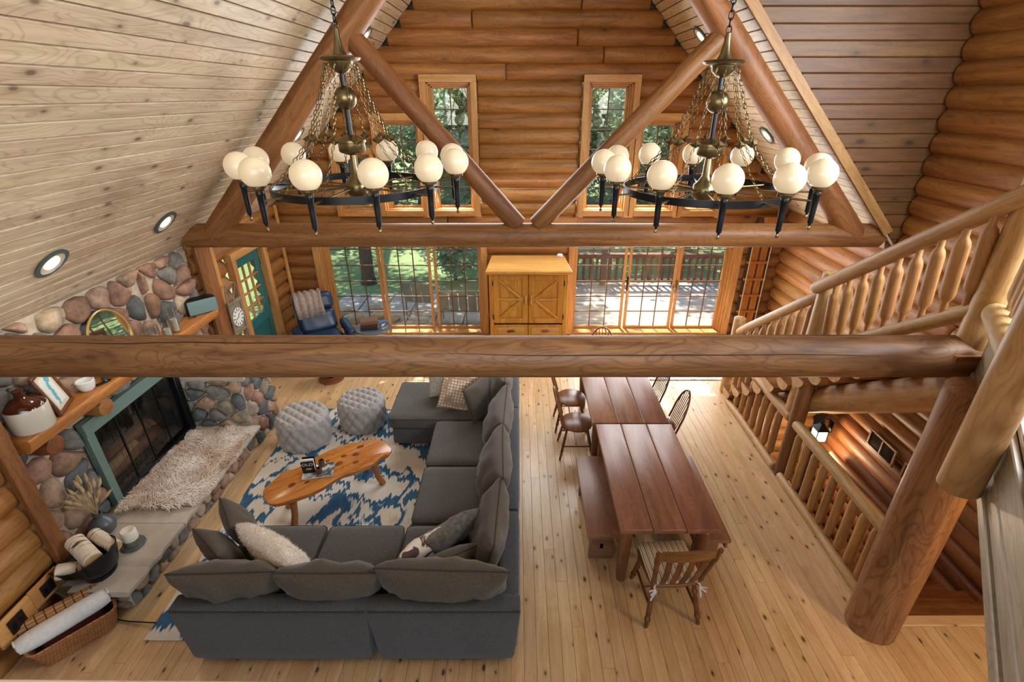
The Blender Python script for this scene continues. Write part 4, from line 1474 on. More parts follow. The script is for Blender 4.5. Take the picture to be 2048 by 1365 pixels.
# corner section
s2 = thing('sofa_corner', 'charcoal sofa corner section nearest the dining table bench', 'sofa', (.035, 0, RTOP), 0, 'sectional sofa pieces')
MB().softbox(1.06, .98, .26, .03, 6, c=(-.62, 3.05, .18)).build('base', SOFA2, s2)
MB().softbox(1.15, .17, .62, .04, 8, c=(-.615, 2.585, .35), sq=(.05, .05)).build('backrest', SOFA2, s2)
MB().softbox(.17, .96, .61, .04, 8, c=(-.115, 3.06, .35), sq=(.12, .02)).build('side_backrest', SOFA2, s2)
seat(s2, -1.11, -.2, 2.67, 3.55, seed=3)
MB().tube([(-1.19, 2.502, .645), (-.02, 2.502, .645)], .006, 6).build('piping', pip, s2)
feet(s2, [(-1.1, 2.65), (-.2, 2.65), (-.2, 3.4)])
pillow(1.04, .50, .32, PIL, 'back_cushion', s2, (-.62, 2.82, .46), (R(20), 0, R(-2)), 12, wr=.035)
pillow(.80, .54, .30, PIL, 'back_cushion', s2, (-.36, 3.24, .46), (R(16), 0, R(88)), 15, wr=.03)
# long side, two seats
s3 = thing('sofa_section', 'charcoal two-seat sofa section along the middle of the room', 'sofa', (.035, 0, RTOP), 0, 'sectional sofa pieces')
MB().softbox(.98, 1.70, .26, .03, 6, c=(-.56, 4.43, .18)).build('base', SOFA2, s3)
MB().softbox(.17, 1.72, .61, .04, 8, c=(-.115, 4.43, .35), sq=(.12, .01)).build('backrest', SOFA2, s3)
seat(s3, -1.09, -.2, 3.57, 4.40, seed=4)
seat(s3, -1.09, -.2, 4.41, 5.27, seed=5)
feet(s3, [(-.15, 3.7), (-.15, 5.2), (-.95, 3.7), (-.95, 5.2)])
pillow(.86, .56, .32, PIL, 'back_cushion', s3, (-.38, 4.03, .46), (R(20), 0, R(92)), 21, wr=.03)
pillow(.84, .54, .32, PIL, 'back_cushion', s3, (-.36, 4.90, .46), (R(19), 0, R(88)), 27, wr=.03)
# chaise at the far end
s4 = thing('sofa_chaise', 'charcoal chaise at the far end of the sectional sofa', 'sofa', (.035, 0, RTOP), 0, 'sectional sofa pieces')
MB().softbox(1.60, .92, .25, .03, 6, c=(-.88, 5.77, .175)).build('base', SOFA2, s4)
MB().softbox(.17, .94, .61, .04, 8, c=(-.115, 5.77, .35), sq=(.12, .01)).build('backrest', SOFA2, s4)
seat(s4, -1.72, -.2, 5.29, 6.24, seed=6)
feet(s4, [(-1.6, 5.4), (-1.6, 6.1), (-.15, 5.4), (-.15, 6.1)])
pillow(.84, .54, .30, PIL, 'back_cushion', s4, (-.36, 5.78, .46), (R(17), 0, R(90)), 31, wr=.03)

# throw pillows ------------------------------------------------------
SZ = .47 + RTOP + .015
def throw(label, w, h, th, mat, x, y, tilt, yaw, seed, z=SZ, name='throw_pillow', piping=True, roll=0, **kw):
    o = pillow(w, h, th, mat, name, None, (x + .035, y, z), (0, 0, 0), seed, piping=piping, **kw)
    o.rotation_euler = (Matrix.Rotation(R(yaw), 3, 'Z') @ Matrix.Rotation(R(tilt), 3, 'X') @ Matrix.Rotation(R(roll), 3, 'Y')).to_euler()
    return tag(o, label, 'pillow')
furm = fabric('cream_faux_fur', (238, 228, 214), (222, 208, 190), 40, bump=.8)
t = NT('cowhide_print')
t.coords(rand=False)
nn = t.noise(t.v, 7.5, 3, .5, .6)
cw = t.mix(t.ramp(nn, [(.52, (0, 0, 0)), (.56, (1, 1, 1))]), srgb(226, 214, 200), srgb(82, 58, 54))
cow = t.set(Base_Color=cw, Roughness=.85)
greyfur = fabric('grey_faux_fur', (112, 104, 94), (82, 76, 68), 26, bump=.9)
blush = fabric('blush_velvet', (206, 176, 160), None, 60)
ivory = fabric('ivory_knit', (214, 204, 188), None, 60)
t = NT('woven_jute')
t.coords(rand=False)
ck_ = t.n('ShaderNodeTexVoronoi', i_Scale=26)
t.l(t.mapped((1, 1, 1.0)), ck_.inputs['Vector'])
ck_.inputs['Randomness'].default_value = .15
cw = t.mix(t.ramp(ck_.outputs['Distance'], [(.25, (1, 1, 1)), (.5, (0, 0, 0))]), srgb(168, 140, 114), srgb(232, 212, 188))
t.bump(t.math('SUBTRACT', 1.0, ck_.outputs['Distance']), .8, .01)
jute = t.set(Base_Color=cw, Roughness=.9)
throw('charcoal piped cushion in the sofa corner by the hearth, farther one', .46, .42, .20, PIL, -2.50, 3.40, 24, -52, 41)
throw('charcoal piped cushion in the sofa corner by the hearth, nearer one', .46, .42, .20, PIL, -2.52, 3.12, 26, -38, 44)
fp_ = throw('large fluffy cream fur pillow on the near sofa seat', .70, .46, .24, furm, -2.03, 3.10, 26, -34, 47, piping=False, n=22, wr=.03)
mb = MB()
me = fp_.data
for q in range(5200):
    f = me.polygons[rng.randrange(len(me.polygons))]
    a, b = [me.vertices[i].co for i in rng.sample(list(f.vertices), 2)]
    p = a.lerp(b, rng.random()).lerp(f.center, rng.random())
    nn_ = f.normal
    d = (nn_ + Vector((rng.uniform(-.9, .9), rng.uniform(-.9, .9), rng.uniform(-1.0, .5)))).normalized()
    s = d.cross(Vector((rng.uniform(-1, 1), rng.uniform(-1, 1), rng.uniform(-1, 1)))).normalized() * .0022
    L = rng.uniform(.012, .026)
    mb.add([p - s, p + s, p + d * L], [(0, 1, 2)])
mb.build('fur', furm, fp_, kind='stuff', ang=0)
throw('cowhide print pillow in brown and cream on corner seat', .48, .44, .18, cow, -.93, 3.10, 24, 44, 51, piping=False)
throw('grey fur pillow leaning behind the cowhide print pillow', .56, .46, .20, greyfur, -.72, 3.28, 26, 42, 54, piping=False, wr=.025)
throw('charcoal piped cushion tucked into the sofa corner behind fur pillow', .48, .38, .20, PIL, -.66, 3.03, 28, 28, 57)
throw('woven jute lattice pillow standing on the chaise', .50, .50, .15, jute, -.86, 5.46, -28, 14, 61, piping=False, roll=18)
throw('ivory pillow behind the woven jute pillow on the chaise', .46, .44, .18, ivory, -1.02, 5.80, -20, 8, 64, piping=False)
throw('blush pillow behind the woven jute pillow on the chaise', .44, .44, .16, blush, -.76, 5.86, -16, 20, 67, piping=False)
throw('charcoal cushion between jute pillow and the sofa back', .56, .46, .2, PIL, -.46, 5.42, -18, 62, 70)

# tufted ottomans -----------------------------------------------------
velvet = fabric('grey_velvet', (172, 168, 164), (150, 146, 143), 90, bump=.15)
def ottoman(loc, rad, h, label):
    o = thing('tufted_ottoman', label, 'ottoman', loc, rng.uniform(0, 1), 'round tufted ottomans')
    # side tufts: diamond grid; height field bumps
    NA, NZ = 96, 22
    rings = []
    tuft = []
    na = 15
    def hgt(u, v):     # diamond tufting: u, v in cell units
        a = abs(math.sin(PI * (u + v) / 2)) * abs(math.sin(PI * (u - v) / 2))
        return a ** .45
    for i in range(NZ + 1):
        z = h * i / NZ
        ring = []
        for k in range(NA):
            a = 2 * PI * k / NA
            u = a / (2 * PI) * na * 2
            v = (h - z) / (h / 4.0)
            b = hgt(u, v)
            edge = min(1, (h - z) / .05) ** .5 if z > h - .05 else (min(1, z / .03) ** .5 if z < .03 else 1)
            r = rad * (.90 + .02 * math.sin(PI * z / h)) + .040 * b * edge - (.03 if z > h - .02 else 0) * (1 - edge)
            ring.append((r * math.cos(a), r * math.sin(a), z))
        rings.append(ring)
    MB().loft(rings).build('body', velvet, o, ang=180)
    # top: disc with square grid of puffs
    G = 56
    V, F, ix = [], [], {}
    R0 = rad * .93
    c_ = rad * 2 / 6.0
    for i in range(G + 1):
        for k in range(G + 1):
            u, v = -1 + 2 * i / G, -1 + 2 * k / G
            # square to disc
            x = u * math.sqrt(max(0, 1 - v * v / 2)) * R0
            y = v * math.sqrt(max(0, 1 - u * u / 2)) * R0
            b = (abs(math.sin(PI * (x + y) / c_ / 1.42)) * abs(math.sin(PI * (x - y) / c_ / 1.42))) ** .5
            e = max(0, 1 - math.hypot(x, y) / R0)
            z = h - .03 + .055 * b * min(1, e * 7 + .35) + .015 * min(1, e * 3) - (.03 if e < .01 else 0)
            ix[(i, k)] = len(V)
            V.append((x, y, z))
    for i in range(G):
        for k in range(G):
            F.append((ix[(i, k)], ix[(i + 1, k)], ix[(i + 1, k + 1)], ix[(i, k + 1)]))
    MB().add(V, F).build('tufted_top', velvet, o, ang=180)
    bt = MB()
    for k in range(na * 2):
        for j_ in range(1, 4):
            if (k + j_) % 2 == 0:
                a = 2 * PI * k / (na * 2)
                r = rad * .915
                bt.ball((r * math.cos(a), r * math.sin(a), h - j_ * h / 4), .011, 6, 4)
    bt.build('buttons', plain('ottoman_button', (120, 116, 112), .9), o, kind='stuff')
    MB().lathe([(0, .0), (rad * .86, .0), (rad * .86, .02), (0, .02)], 24).build('plinth', M['black'], o)
    return o
ottoman((-2.86, 5.48, RTOP), .335, .43, 'round grey tufted ottoman nearer the fireplace hearth')
ottoman((-2.19, 5.86, RTOP), .315, .42, 'round grey tufted ottoman nearer the chaise')

# live-edge coffee table ----------------------------------------------
ct = thing('coffee_table', 'live-edge slab coffee table with knots on splayed branch legs', 'table', (-2.13, 4.42, RTOP), math.atan2(.88, 1.04))
slabw = wood('live_edge_wood', (214, 142, 66), (166, 92, 34), 'X', .22, 3.4, .12, .5, .02, .6, .05, .6, kcol=(92, 44, 20))
top = [(-.70, -.10), (-.66, -.20), (-.5, -.26), (-.25, -.29), (-.05, -.25), (.08, -.235), (.2, -.27), (.4, -.27), (.55, -.22), (.62, -.235), (.69, -.15), (.68, .03), (.60, .15), (.45, .20), (.3, .27), (.05, .28), (-.15, .24), (-.3, .21), (-.42, .25), (-.47, .22), (-.6, .14), (-.69, .06)]
sm = []
for i in range(len(top)):
    p0, p1, p2, p3 = [Vector((*top[(i + k - 1) % len(top)], 0)) for k in range(4)]
    for q in range(4):
        u = q / 4
        sm.append(.5 * ((2 * p1) + (-p0 + p2) * u + (2 * p0 - 5 * p1 + 4 * p2 - p3) * u * u + (-p0 + 3 * p1 - 3 * p2 + p3) * u ** 3))
rings = [[(p.x * k, p.y * k2, z) for p in sm] for z, k, k2 in ((.36, .93, .86), (.375, .97, .93), (.41, 1.0, 1.0), (.432, .995, .985), (.438, .97, .95))]
MB().loft(rings).build('slab_top', slabw, ct, ang=50)
for x, y in ((-.45, -.12), (-.40, .12), (.45, -.12), (.42, .12)):
    sx = 1 if x > 0 else -1
    sy = 1 if y > 0 else -1
    pts = [(x, y, .37), (x + .02 * sx, y + .02 * sy, .25), (x + .03 * sx, y + .015 * sy, .12), (x + .07 * sx, y + .05 * sy, .0)]
    MB().tube(pts, [.042, .036, .034, .038], 9).build('leg', M['logZ'], ct)
for x, y, r in ((-.42, -.04, .028), (-.28, -.1, .02), (.1, -.03, .034), (.2, .06, .024), (.32, .0, .03), (.02, .1, .02), (.42, .1, .03), (.26, -.13, .025)):
    MB().lathe([(0, 0), (r, 0), (r * .7, .0012), (0, .0016)], 14, M=Matrix.Diagonal((1.5, 1, 1, 1))).build('knot', plain('knot_brown_%d' % int(r * 1e4), (112, 58, 26), .3, nscale=40, namt=.4), ct, (x, y, .4385), (0, 0, rng.uniform(-.4, .4)))
ctz = .4395 + RTOP
ca_, sa_ = math.cos(ct.rotation_euler.z), math.sin(ct.rotation_euler.z)
def ctp(x, y, z=0): return (-2.13 + x * ca_ - y * sa_, 4.42 + x * sa_ + y * ca_, ctz + z)
bk_ = thing('picture_book', 'white-edged picture book lying flat on the coffee table', 'book', ctp(-.12, -.02), ct.rotation_euler.z - R(28))
MB().box(-.16, .16, -.11, .11, .002, .018).build('pages', plain('book_paper', (236, 232, 224), .8), bk_, ang=0)
t = NT('photo_cover')
t.coords(rand=False)
cv = t.ramp(t.noise(t.v, 8, 2), [(.35, srgb(232, 230, 228)), (.5, srgb(150, 152, 160)), (.6, srgb(54, 58, 66)), (.75, srgb(200, 196, 190))])
MB().box(-.163, .163, -.113, .113, .018, .021).build('cover', t.set(Base_Color=cv, Roughness=.3), bk_, ang=0)
MB().box(-.163, .163, -.113, .113, .0, .002).build('back_cover', M['black'], bk_, ang=0)
b2 = thing('standing_book', 'small black book standing open with white title letters', 'book', ctp(-.20, .03, .0215), ct.rotation_euler.z - R(30))
b2.location = ctp(-.20, .02, .0215)
for s, nm in ((-1, 'front_cover'), (1, 'back_cover')):
    o = MB().box(-.065, .065, -.003, .003, 0, .17).build(nm, M['black'], b2, (0, s * .022, 0), (R(-s * 8), 0, 0), ang=0)
    fc_ = o if s < 0 else fc_
MB().box(-.06, .06, -.012, .012, .004, .165).build('pages', plain('book_paper_2', (230, 226, 216), .8), b2, ang=0)
def text(s, size, mat, parent, loc, rot, ext=.0008, name='lettering', align='CENTER'):
    cu = bpy.data.curves.new(name, 'FONT')
    cu.body = s
    cu.size = size
    cu.extrude = ext
    cu.align_x = align
    cu.align_y = 'CENTER'
    tmp = bpy.data.objects.new('tmp_text', cu)
    COL.objects.link(tmp)
    bpy.context.view_layer.update()
    me = bpy.data.meshes.new_from_object(tmp.evaluated_get(bpy.context.evaluated_depsgraph_get()))
    bpy.data.objects.remove(tmp)
    bpy.data.curves.remove(cu)
    me.materials.clear()
    me.materials.append(mat)
    o = bpy.data.objects.new(name, me)
    COL.objects.link(o)
    o.parent = parent
    o.location = loc
    o.rotation_euler = rot
    return o
white = plain('white_ink', (236, 236, 232), .6)
text('OLD', .058, white, fc_, (0, -.0036, .128), (R(90), 0, 0))
MB().ball((0, 0, 0), .03, 14, 6, (1.2, .04, .55)).build('cover_emblem', plain('cover_tan', (176, 150, 116), .6), fc_, (0.005, -.003, .062))
tin = plain('copper_votive', (124, 96, 74), .35, .6, nscale=12, namt=.2)
def votive(x, y, z, label, saucer=None):
    o = thing('votive_cup', label, 'cup', ctp(x, y, z), 0)
    zz = 0
    if saucer:
        MB().lathe([(0, 0), (.05, 0), (.062, .008), (.06, .011), (.05, .005), (0, .004)], 22).build('saucer', gl2, o)
        zz = .006
    MB().lathe([(0, zz), (.026, zz), (.034, zz + .03), (.034, zz + .05), (.028, zz + .072), (.024, zz + .072), (.030, zz + .05), (.028, zz + .02), (0, zz + .012)], 20).build('cup', tin, o)
    return o
votive(-.06, .03, .0215, 'copper coloured votive cup on glass saucer, on the picture book', True)
votive(-.13, -.075, .0215, 'copper coloured votive cup in front of the black book')
# ------------------------------------------------------------------ dining tables, benches, chairs
tabw = wood('dark_table_wood', (146, 95, 68), (110, 67, 46), 'Y', .40, 4.5, .09, .4, .12, .4, .04, .5, kcol=(40, 22, 14))
tabx = wood('dark_table_wood_X', (134, 92, 66), (102, 66, 46), 'X', .35, 0, var=.1)
tabz = wood('dark_table_wood_Z', (126, 76, 48), (92, 50, 30), 'Z', .3, 0, var=.1)
def dtable(label, x0, x1, y0, y1):
    cx, cy = (x0 + x1) / 2, (y0 + y1) / 2
    o = thing('dining_table', label, 'table', (cx, cy, 0), 0, 'plank dining tables set end to end')
    w = (x1 - x0) / 3
    for i in range(3):
        a = x0 - cx + i * w
        rings = []
        for z, q in ((.712, .012), (.722, 0), (.755, 0), (.765, .012)):
            rings.append([(px, py, z) for px, py in ((a + .0035 + q, y0 - cy + q), (a + w - .0035 - q, y0 - cy + q), (a + w - .0035 - q, y1 - cy - q), (a + .0035 + q, y1 - cy - q))])
        MB().loft(rings).build('top_plank', tabw, o, ang=50)
    for y in (y0 - cy + .12, y1 - cy - .12):
        MB().box(x0 - cx + .06, x1 - cx - .06, y - .02, y + .02, .62, .711).build('apron', tabx, o, bevel=.004)
    for x in (x0 - cx + .09, x1 - cx - .09):
        MB().box(x - .018, x + .018, y0 - cy + .1, y1 - cy - .1, .62, .711).build('apron', tabw, o, bevel=.004)
        for y in (y0 - cy + .12, y1 - cy - .12):
            MB().lathe([(0, 0), (.04, 0), (.046, .03), (.055, .3), (.062, .5), (.06, .64), (.0, .7)], 14).build('leg', tabz, o, (x, y, 0))
    return o
dtable('dark three-plank dining table nearer the camera, with the cushioned chair', .895, 1.785, 3.21, 4.80)
dtable('dark three-plank dining table farther from the camera, with Windsor chairs', .86, 1.765, 4.825, 6.40)

def bench(label, x0, x1, y0, y1):
    cx, cy = (x0 + x1) / 2, (y0 + y1) / 2
    o = thing('plank_bench', label, 'bench', (cx, cy, 0), 0, 'plank benches beside the near table')
    hw, hl = (x1 - x0) / 2, (y1 - y0) / 2
    MB().box(-hw, hw, -hl, hl, .41, .455).build('seat', tabw, o, bevel=.006)
    for s in (-1, 1):
        MB().box(s * (hw - .03) - .012, s * (hw - .03) + .012, -hl + .02, hl - .02, .33, .409).build('side_rail', tabw, o, bevel=.003)
        y = s * (hl - .14)
        MB().prism([(-hw + .04, 0), (hw - .04, 0), (hw - .05, .32), (hw - .03, .409), (-hw + .03, .409), (-hw + .05, .32)], -.02, .02, Matrix.Translation((0, y, 0)) @ Matrix.Rotation(R(90), 4, 'X')).build('leg_board', tabx, o, bevel=.004)
    MB().box(-.02, .02, -hl + .12, hl - .12, .14, .21).build('stretcher', tabw, o, bevel=.004)
bench('dark plank bench on the sofa side of the near dining table', .66, .99, 3.44, 4.60)
bench('dark plank bench mostly hidden on the stair side of the near table', 1.66, 2.0, 3.38, 4.60)

chw = wood('chair_brown_wood', (124, 74, 40), (86, 46, 24), 'Z', .3, 0, var=.1)
chx = wood('chair_brown_wood_X', (138, 84, 46), (96, 54, 28), 'X', .3, 0, var=.1)
# cushioned slat-back chair at the head of the near table; local +Y is the front
ch = thing('slat_back_chair', 'brown slat-back chair with striped tied-on cushion at the near table end', 'chair', (1.335, 3.12, 0), R(4))
rings = []
for z, k in ((.405, .94), (.415, 1), (.435, 1), (.445, .97)):
    rings.append([(x * k, y * k, z) for x, y in [(.2, -.2), (.225, -.1), (.235, .05), (.225, .19), (.15, .225), (0, .235), (-.15, .225), (-.225, .19), (-.235, .05), (-.225, -.1), (-.2, -.2), (0, -.215)]])
MB().loft(rings).build('seat', chx, ch, ang=50)
def turned(p0, p1, r, mat, parent, name, rings_at=(.2, .25, .78, .83), n=12):
    p0, p1 = Vector(p0), Vector(p1)
    d = p1 - p0
    L = d.length
    prof = []
    for i in range(25):
        f = i / 24
        k = .78 + .22 * math.sin(PI * f)
        for q in rings_at:
            if abs(f - q) < .022:
                k += .28
        prof.append((f * L, r * k))
    mb = MB().loft([[(x, q * math.cos(2 * PI * j / n), q * math.sin(2 * PI * j / n)) for j in range(n)] for x, q in prof])
    o = mb.build(name, mat, parent, p0)
    o.rotation_euler = d.to_track_quat('X', 'Z').to_euler()
    return o
for sx in (-1, 1):
    turned((sx * .175, -.16, .41), (sx * .235, -.27, 0), .023, chw, ch, 'leg')
    turned((sx * .175, .16, .41), (sx * .225, .23, 0), .023, chw, ch, 'leg')
    turned((sx * .2, -.215, .17), (sx * .2, .2, .17), .013, chw, ch, 'stretcher', (.5,))
    turned((sx * .195, -.19, .43), (sx * .255, -.315, .97), .021, chw, ch, 'back_post', (.12, .17, .72, .77, .95))
MB().tube([(-.2, 0, .17), (.2, 0, .17)], .012, 8).build('stretcher', chw, ch)
mb = MB()
rings = []
for i in range(13):
    u = -1 + 2 * i / 12
    x = u * .235
    y = -.292 - .028 * (1 - u * u)
    zt = .965 + .0 - (.03 if abs(u) > .86 else 0) + .006 * math.cos(u * 3)
    rings.append([(x, y - .012, .862), (x, y + .012, .862), (x, y + .006, zt), (x, y - .016, zt)])
mb.loft(rings).build('crest_rail', chx, ch)
for i in range(4):
    x = -.125 + i * .083
    mb = MB()
    rr = []
    for f in (0, .35, .7, 1):
        yy = -.195 - .112 * f - .022 * math.sin(PI * f)
        zz = .435 + .435 * f
        xx = x * (1 + .18 * f)
        w_ = .024
        rr.append([(xx - w_, yy - .006, zz), (xx + w_, yy - .006, zz), (xx + w_, yy + .006, zz), (xx - w_, yy + .006, zz)])
    mb.loft(rr).build('back_slat', chw, ch)
MB().tube([(-.19, -.19, .445), (0, -.21, .447), (.19, -.19, .445)], .014, 8).build('lower_rail', chx, ch)
t = NT('ticking_stripe')
t.coords(rand=False)
sp = t.n('ShaderNodeSeparateXYZ'); t.l(t.v, sp.inputs[0])
f = t.math('FRACT', t.math('MULTIPLY', sp.outputs[0], 20))
c = t.ramp(f, [(0, srgb(214, 190, 160)), (.40, srgb(214, 190, 160)), (.42, srgb(66, 62, 62)), (.54, srgb(66, 62, 62)), (.56, srgb(226, 214, 196)), (.70, srgb(226, 214, 196)), (.72, srgb(92, 84, 80)), (.78, srgb(92, 84, 80)), (.80, srgb(214, 190, 160))])
ticking = t.set(Base_Color=c, Roughness=.9)
MB().softbox(.44, .43, .05, .02, 8, crown=.015, wr=.006, c=(0, .01, .47), sq=(0, 0)).build('seat_cushion', ticking, ch, ang=80)
tie = plain('tie_cotton', (214, 212, 210), .9)
for sx in (-1, 1):
    MB().tube([(sx * .17, -.18, .46), (sx * .2, -.225, .45), (sx * .19, -.25, .43), (sx * .21, -.245, .36), (sx * .22, -.24, .31)], .008, 6).build('cushion_tie', tie, ch)
    MB().tube([(sx * .19, -.235, .44), (sx * .25, -.26, .45), (sx * .24, -.27, .41), (sx * .19, -.24, .44)], .007, 6).build('cushion_tie', tie, ch)

# Windsor hoop-back chairs; local +Y is the front
def windsor(label, x, y, rz):
    o = thing('windsor_chair', label, 'chair', (x, y, 0), rz, 'Windsor chairs at the far table')
    rings = []
    for z, k in ((.425, .92), (.438, 1), (.452, 1), (.46, .95)):
        rings.append([(.215 * k * math.cos(2 * PI * q / 20) * (1.0 + .06 * math.sin(2 * PI * q / 20)), .205 * k * math.sin(2 * PI * q / 20), z) for q in range(20)])
    MB().loft(rings).build('seat', chx, o, ang=50)
    for sx in (-1, 1):
        for sy in (-1, 1):
            turned((sx * .13, sy * .13, .43), (sx * .2, sy * .21, 0), .017, chw, o, 'leg', (.3, .7), 9)
        MB().tube([(sx * .17, -.17, .19), (sx * .17, .17, .19)], .010, 7).build('stretcher', chw, o)
    MB().tube([(-.17, 0, .19), (.17, 0, .19)], .010, 7).build('stretcher', chw, o)
    hoop = []
    for q in range(19):
        a = PI * q / 18
        zz = .455 + .50 * math.sin(a) ** .75
        hoop.append((-.195 * math.cos(a) * (1.06 if .2 < math.sin(a) < .9 else 1), -.165 - .14 * (zz - .455) / .5, zz))
    MB().tube(hoop, .013, 9).build('back_hoop', chw, o)
    for q in range(7):
        u = -.75 + 1.5 * q / 6
        zt = .455 + .50 * math.sin(math.acos(max(-1, min(1, u)))) ** .75
        MB().tube([(u * .165, -.165, .455), (u * .195, -.165 - .14 * (zt - .455) / .5, zt)], .006, 6).build('spindle', chw, o)
    return o
windsor('Windsor chair on the sofa side of the far table, nearer the bench', .74, 5.28, R(-90))
windsor('Windsor chair on the sofa side of the far table, farther from the bench', .72, 5.86, R(-90))
windsor('Windsor chair on the stair side of the far table, nearer the camera', 1.78, 5.22, R(86))
windsor('Windsor chair on the stair side of the far table, nearer the sliding doors', 1.72, 5.86, R(90))
hd = windsor('Windsor chair at the head of the far table before the sliding doors', 1.31, 6.78, R(180))

# ------------------------------------------------------------------ armoire
pine = wood('yellow_pine', (206, 146, 58), (172, 108, 34), 'Z', .35, 3, .06, .4, .06, .3)
pinex = wood('yellow_pine_X', (214, 160, 92), (184, 124, 60), 'X', .35, 2.4, .06, .4, .06, .4)
ar = thing('pine_armoire', 'yellow pine armoire with starburst doors between the glazed doors', 'armoire', (.17, 8.42, 0))
def ab(nm, x0, x1, y0, y1, z0, z1, m=pine, bev=.005, par=None):
    return MB().box(x0, x1, y0, y1, z0, z1).build(nm, m, par or ar, bevel=bev, seg=1)
FY = -.40
ab('side_panel', -.66, -.62, FY + .02, .34, 0, 1.53)
ab('side_panel', .62, .66, FY + .02, .34, 0, 1.53)
ab('back_panel', -.62, .62, .31, .33, .05, 1.52)
ab('bottom', -.62, .62, FY + .03, .31, .06, .09, pinex)
ab('top_panel', -.62, .62, FY + .03, .31, 1.49, 1.53, pinex)
ab('plinth', -.68, .68, FY, .34, 0, .07, pinex)
for s in (-1, 1):
    ab('corner_stile', s * .635 - .035, s * .635 + .035, FY - .0, FY + .04, .07, 1.53)
rings = []
for z, q in ((1.535, .02), (1.555, .0), (1.585, .0), (1.60, .014)):
    rings.append([(x, y, z) for x, y in ((-.72 + q, FY - .15 + q), (-.3, FY - .155 + q), (.1, FY - .145 + q), (.35, FY - .165 + q), (.72 - q, FY - .15 + q), (.66 - q, .38 - q), (-.66 + q, .38 - q))])
MB().loft(rings).build('crown_slab', pinex, ar, ang=40)
groove = plain('groove_shade_pine', (150, 96, 38), .5)
for s in (-1, 1):
    d = empty('door', (0, 0, 0), 0, ar)
    x0, x1 = (-.6, -.004) if s < 0 else (.004, .6)
    for q in ((x0, x0 + .10, .60, 1.49), (x1 - .10, x1, .60, 1.49), (x0 + .10, x1 - .10, 1.39, 1.49), (x0 + .10, x1 - .10, .60, .70)):
        ab('door_frame', q[0], q[1], FY, FY + .03, q[2], q[3], pine, .006, d)
    xa, xb, za, zb = x0 + .10, x1 - .10, .70, 1.39
    ab('door_panel', xa, xb, FY + .024, FY + .03, za, zb, pine, 0, d)
    hub = (xb if s < 0 else xa, (za + zb) / 2)
    far = xa if s < 0 else xb
    for p in ((far, zb), (far, za), (far, hub[1])):
        MB().tube([(hub[0], FY + .016, hub[1]), ((hub[0] + p[0]) / 2, FY + .004, (hub[1] + p[1]) / 2), (p[0], FY + .016, p[1])], [.022, .034, .018], 8).build('star_rib', pine, d)
    MB().tube([(s * .045, FY - .004, 1.12), (s * .045, FY - .035, 1.08), (s * .045, FY - .035, 1.0), (s * .045, FY - .004, .96)], [.02, .022, .022, .018], 8).build('door_pull', pinex, d)
    for z in (.72, 1.34):
        MB().box(s * .607 - .008, s * .607 + .008, FY - .006, FY + .01, z - .045, z + .045).build('hinge', M['black'], d, ang=0)
    dr = ab('drawer', x0, x1, FY, FY + .03, .34, .57, pine, .008)
    ab('drawer_panel', x0 + .06, x1 - .06, FY - .008, FY, .385, .525, pinex, .006, dr)
    MB().ball(((x0 + x1) / 2, FY - .02, .455), .05, 14, 8, (1.4, .5, .45)).build('drawer_pull', M['log_dark'], dr)
    dr = ab('drawer', x0, x1, FY, FY + .03, .09, .32, pine, .008)
    ab('drawer_panel', x0 + .06, x1 - .06, FY - .008, FY, .135, .275, pinex, .006, dr)
    MB().ball(((x0 + x1) / 2, FY - .02, .205), .05, 14, 8, (1.4, .5, .45)).build('drawer_pull', M['log_dark'], dr)
pk = thing('white_puck', 'small white round device on top of the armoire', 'device', (.74, 8.70, 1.602))
MB().lathe([(0, 0), (.05, 0), (.055, .01), (.052, .04), (.04, .05), (0, .05)], 20).build('body', plain('white_plastic', (226, 226, 226), .3), pk)

# ------------------------------------------------------------------ recliner, throw, side table
lea = plain('navy_leather', (28, 50, 78), .32, spec=.5, nscale=5, namt=.18, bump=.08)
rcl = thing('leather_recliner', 'navy blue leather recliner by the glazed doors, throw over its back', 'armchair', (-3.36, 7.80, 0), R(212))
rcl.scale = (1.12, 1.12, .98)
# local +Y is the front
MB().lathe([(0, 0), (.28, 0), (.29, .02), (.27, .04), (0, .05)], 24).build('swivel_base', M['log_dark'], rcl)
MB().cyl((0, 0, .04), (0, 0, .26), .05).build('column', M['black'], rcl)
MB().softbox(.58, .60, .16, .06, 8, crown=.03, wr=.01, c=(0, .04, .40)).build('seat', lea, rcl, ang=80)
MB().softbox(.60, .54, .10, .03, 4, c=(0, .02, .29)).build('seat_frame', lea, rcl, ang=80)
for s in (-1, 1):
    MB().softbox(.13, .58, .15, .055, 7, wr=.008, c=(s * .36, .02, .56)).build('armrest', lea, rcl, ang=80)
    MB().softbox(.06, .40, .26, .02, 4, c=(s * .36, .02, .40)).build('arm_panel', lea, rcl, ang=80)
Mb = Matrix.Translation((0, -.30, .42)) @ Matrix.Rotation(R(18), 4, 'X')
MB().softbox(.58, .17, .40, .07, 8, wr=.012, c=(0, 0, .2), M=Mb).build('backrest', lea, rcl, ang=80)
MB().softbox(.60, .20, .32, .085, 8, wr=.014, c=(0, .02, .54), M=Mb).build('headrest', lea, rcl, ang=80)
tcloth = fabric('taupe_throw', (176, 158, 146), (150, 134, 124), 30)
thr = thing('taupe_throw', 'taupe blanket draped over the recliner back', 'blanket', (-3.36, 7.80, 0), R(212))
thr.scale = (1.12, 1.12, .98)
mb = MB()
V, F = [], []
prof = [(.13, .30), (.14, .50), (.135, .62), (.10, .705), (.0, .735), (-.09, .70), (-.125, .6), (-.13, .4), (-.125, .1), (-.14, -.1)]
NXT = 22
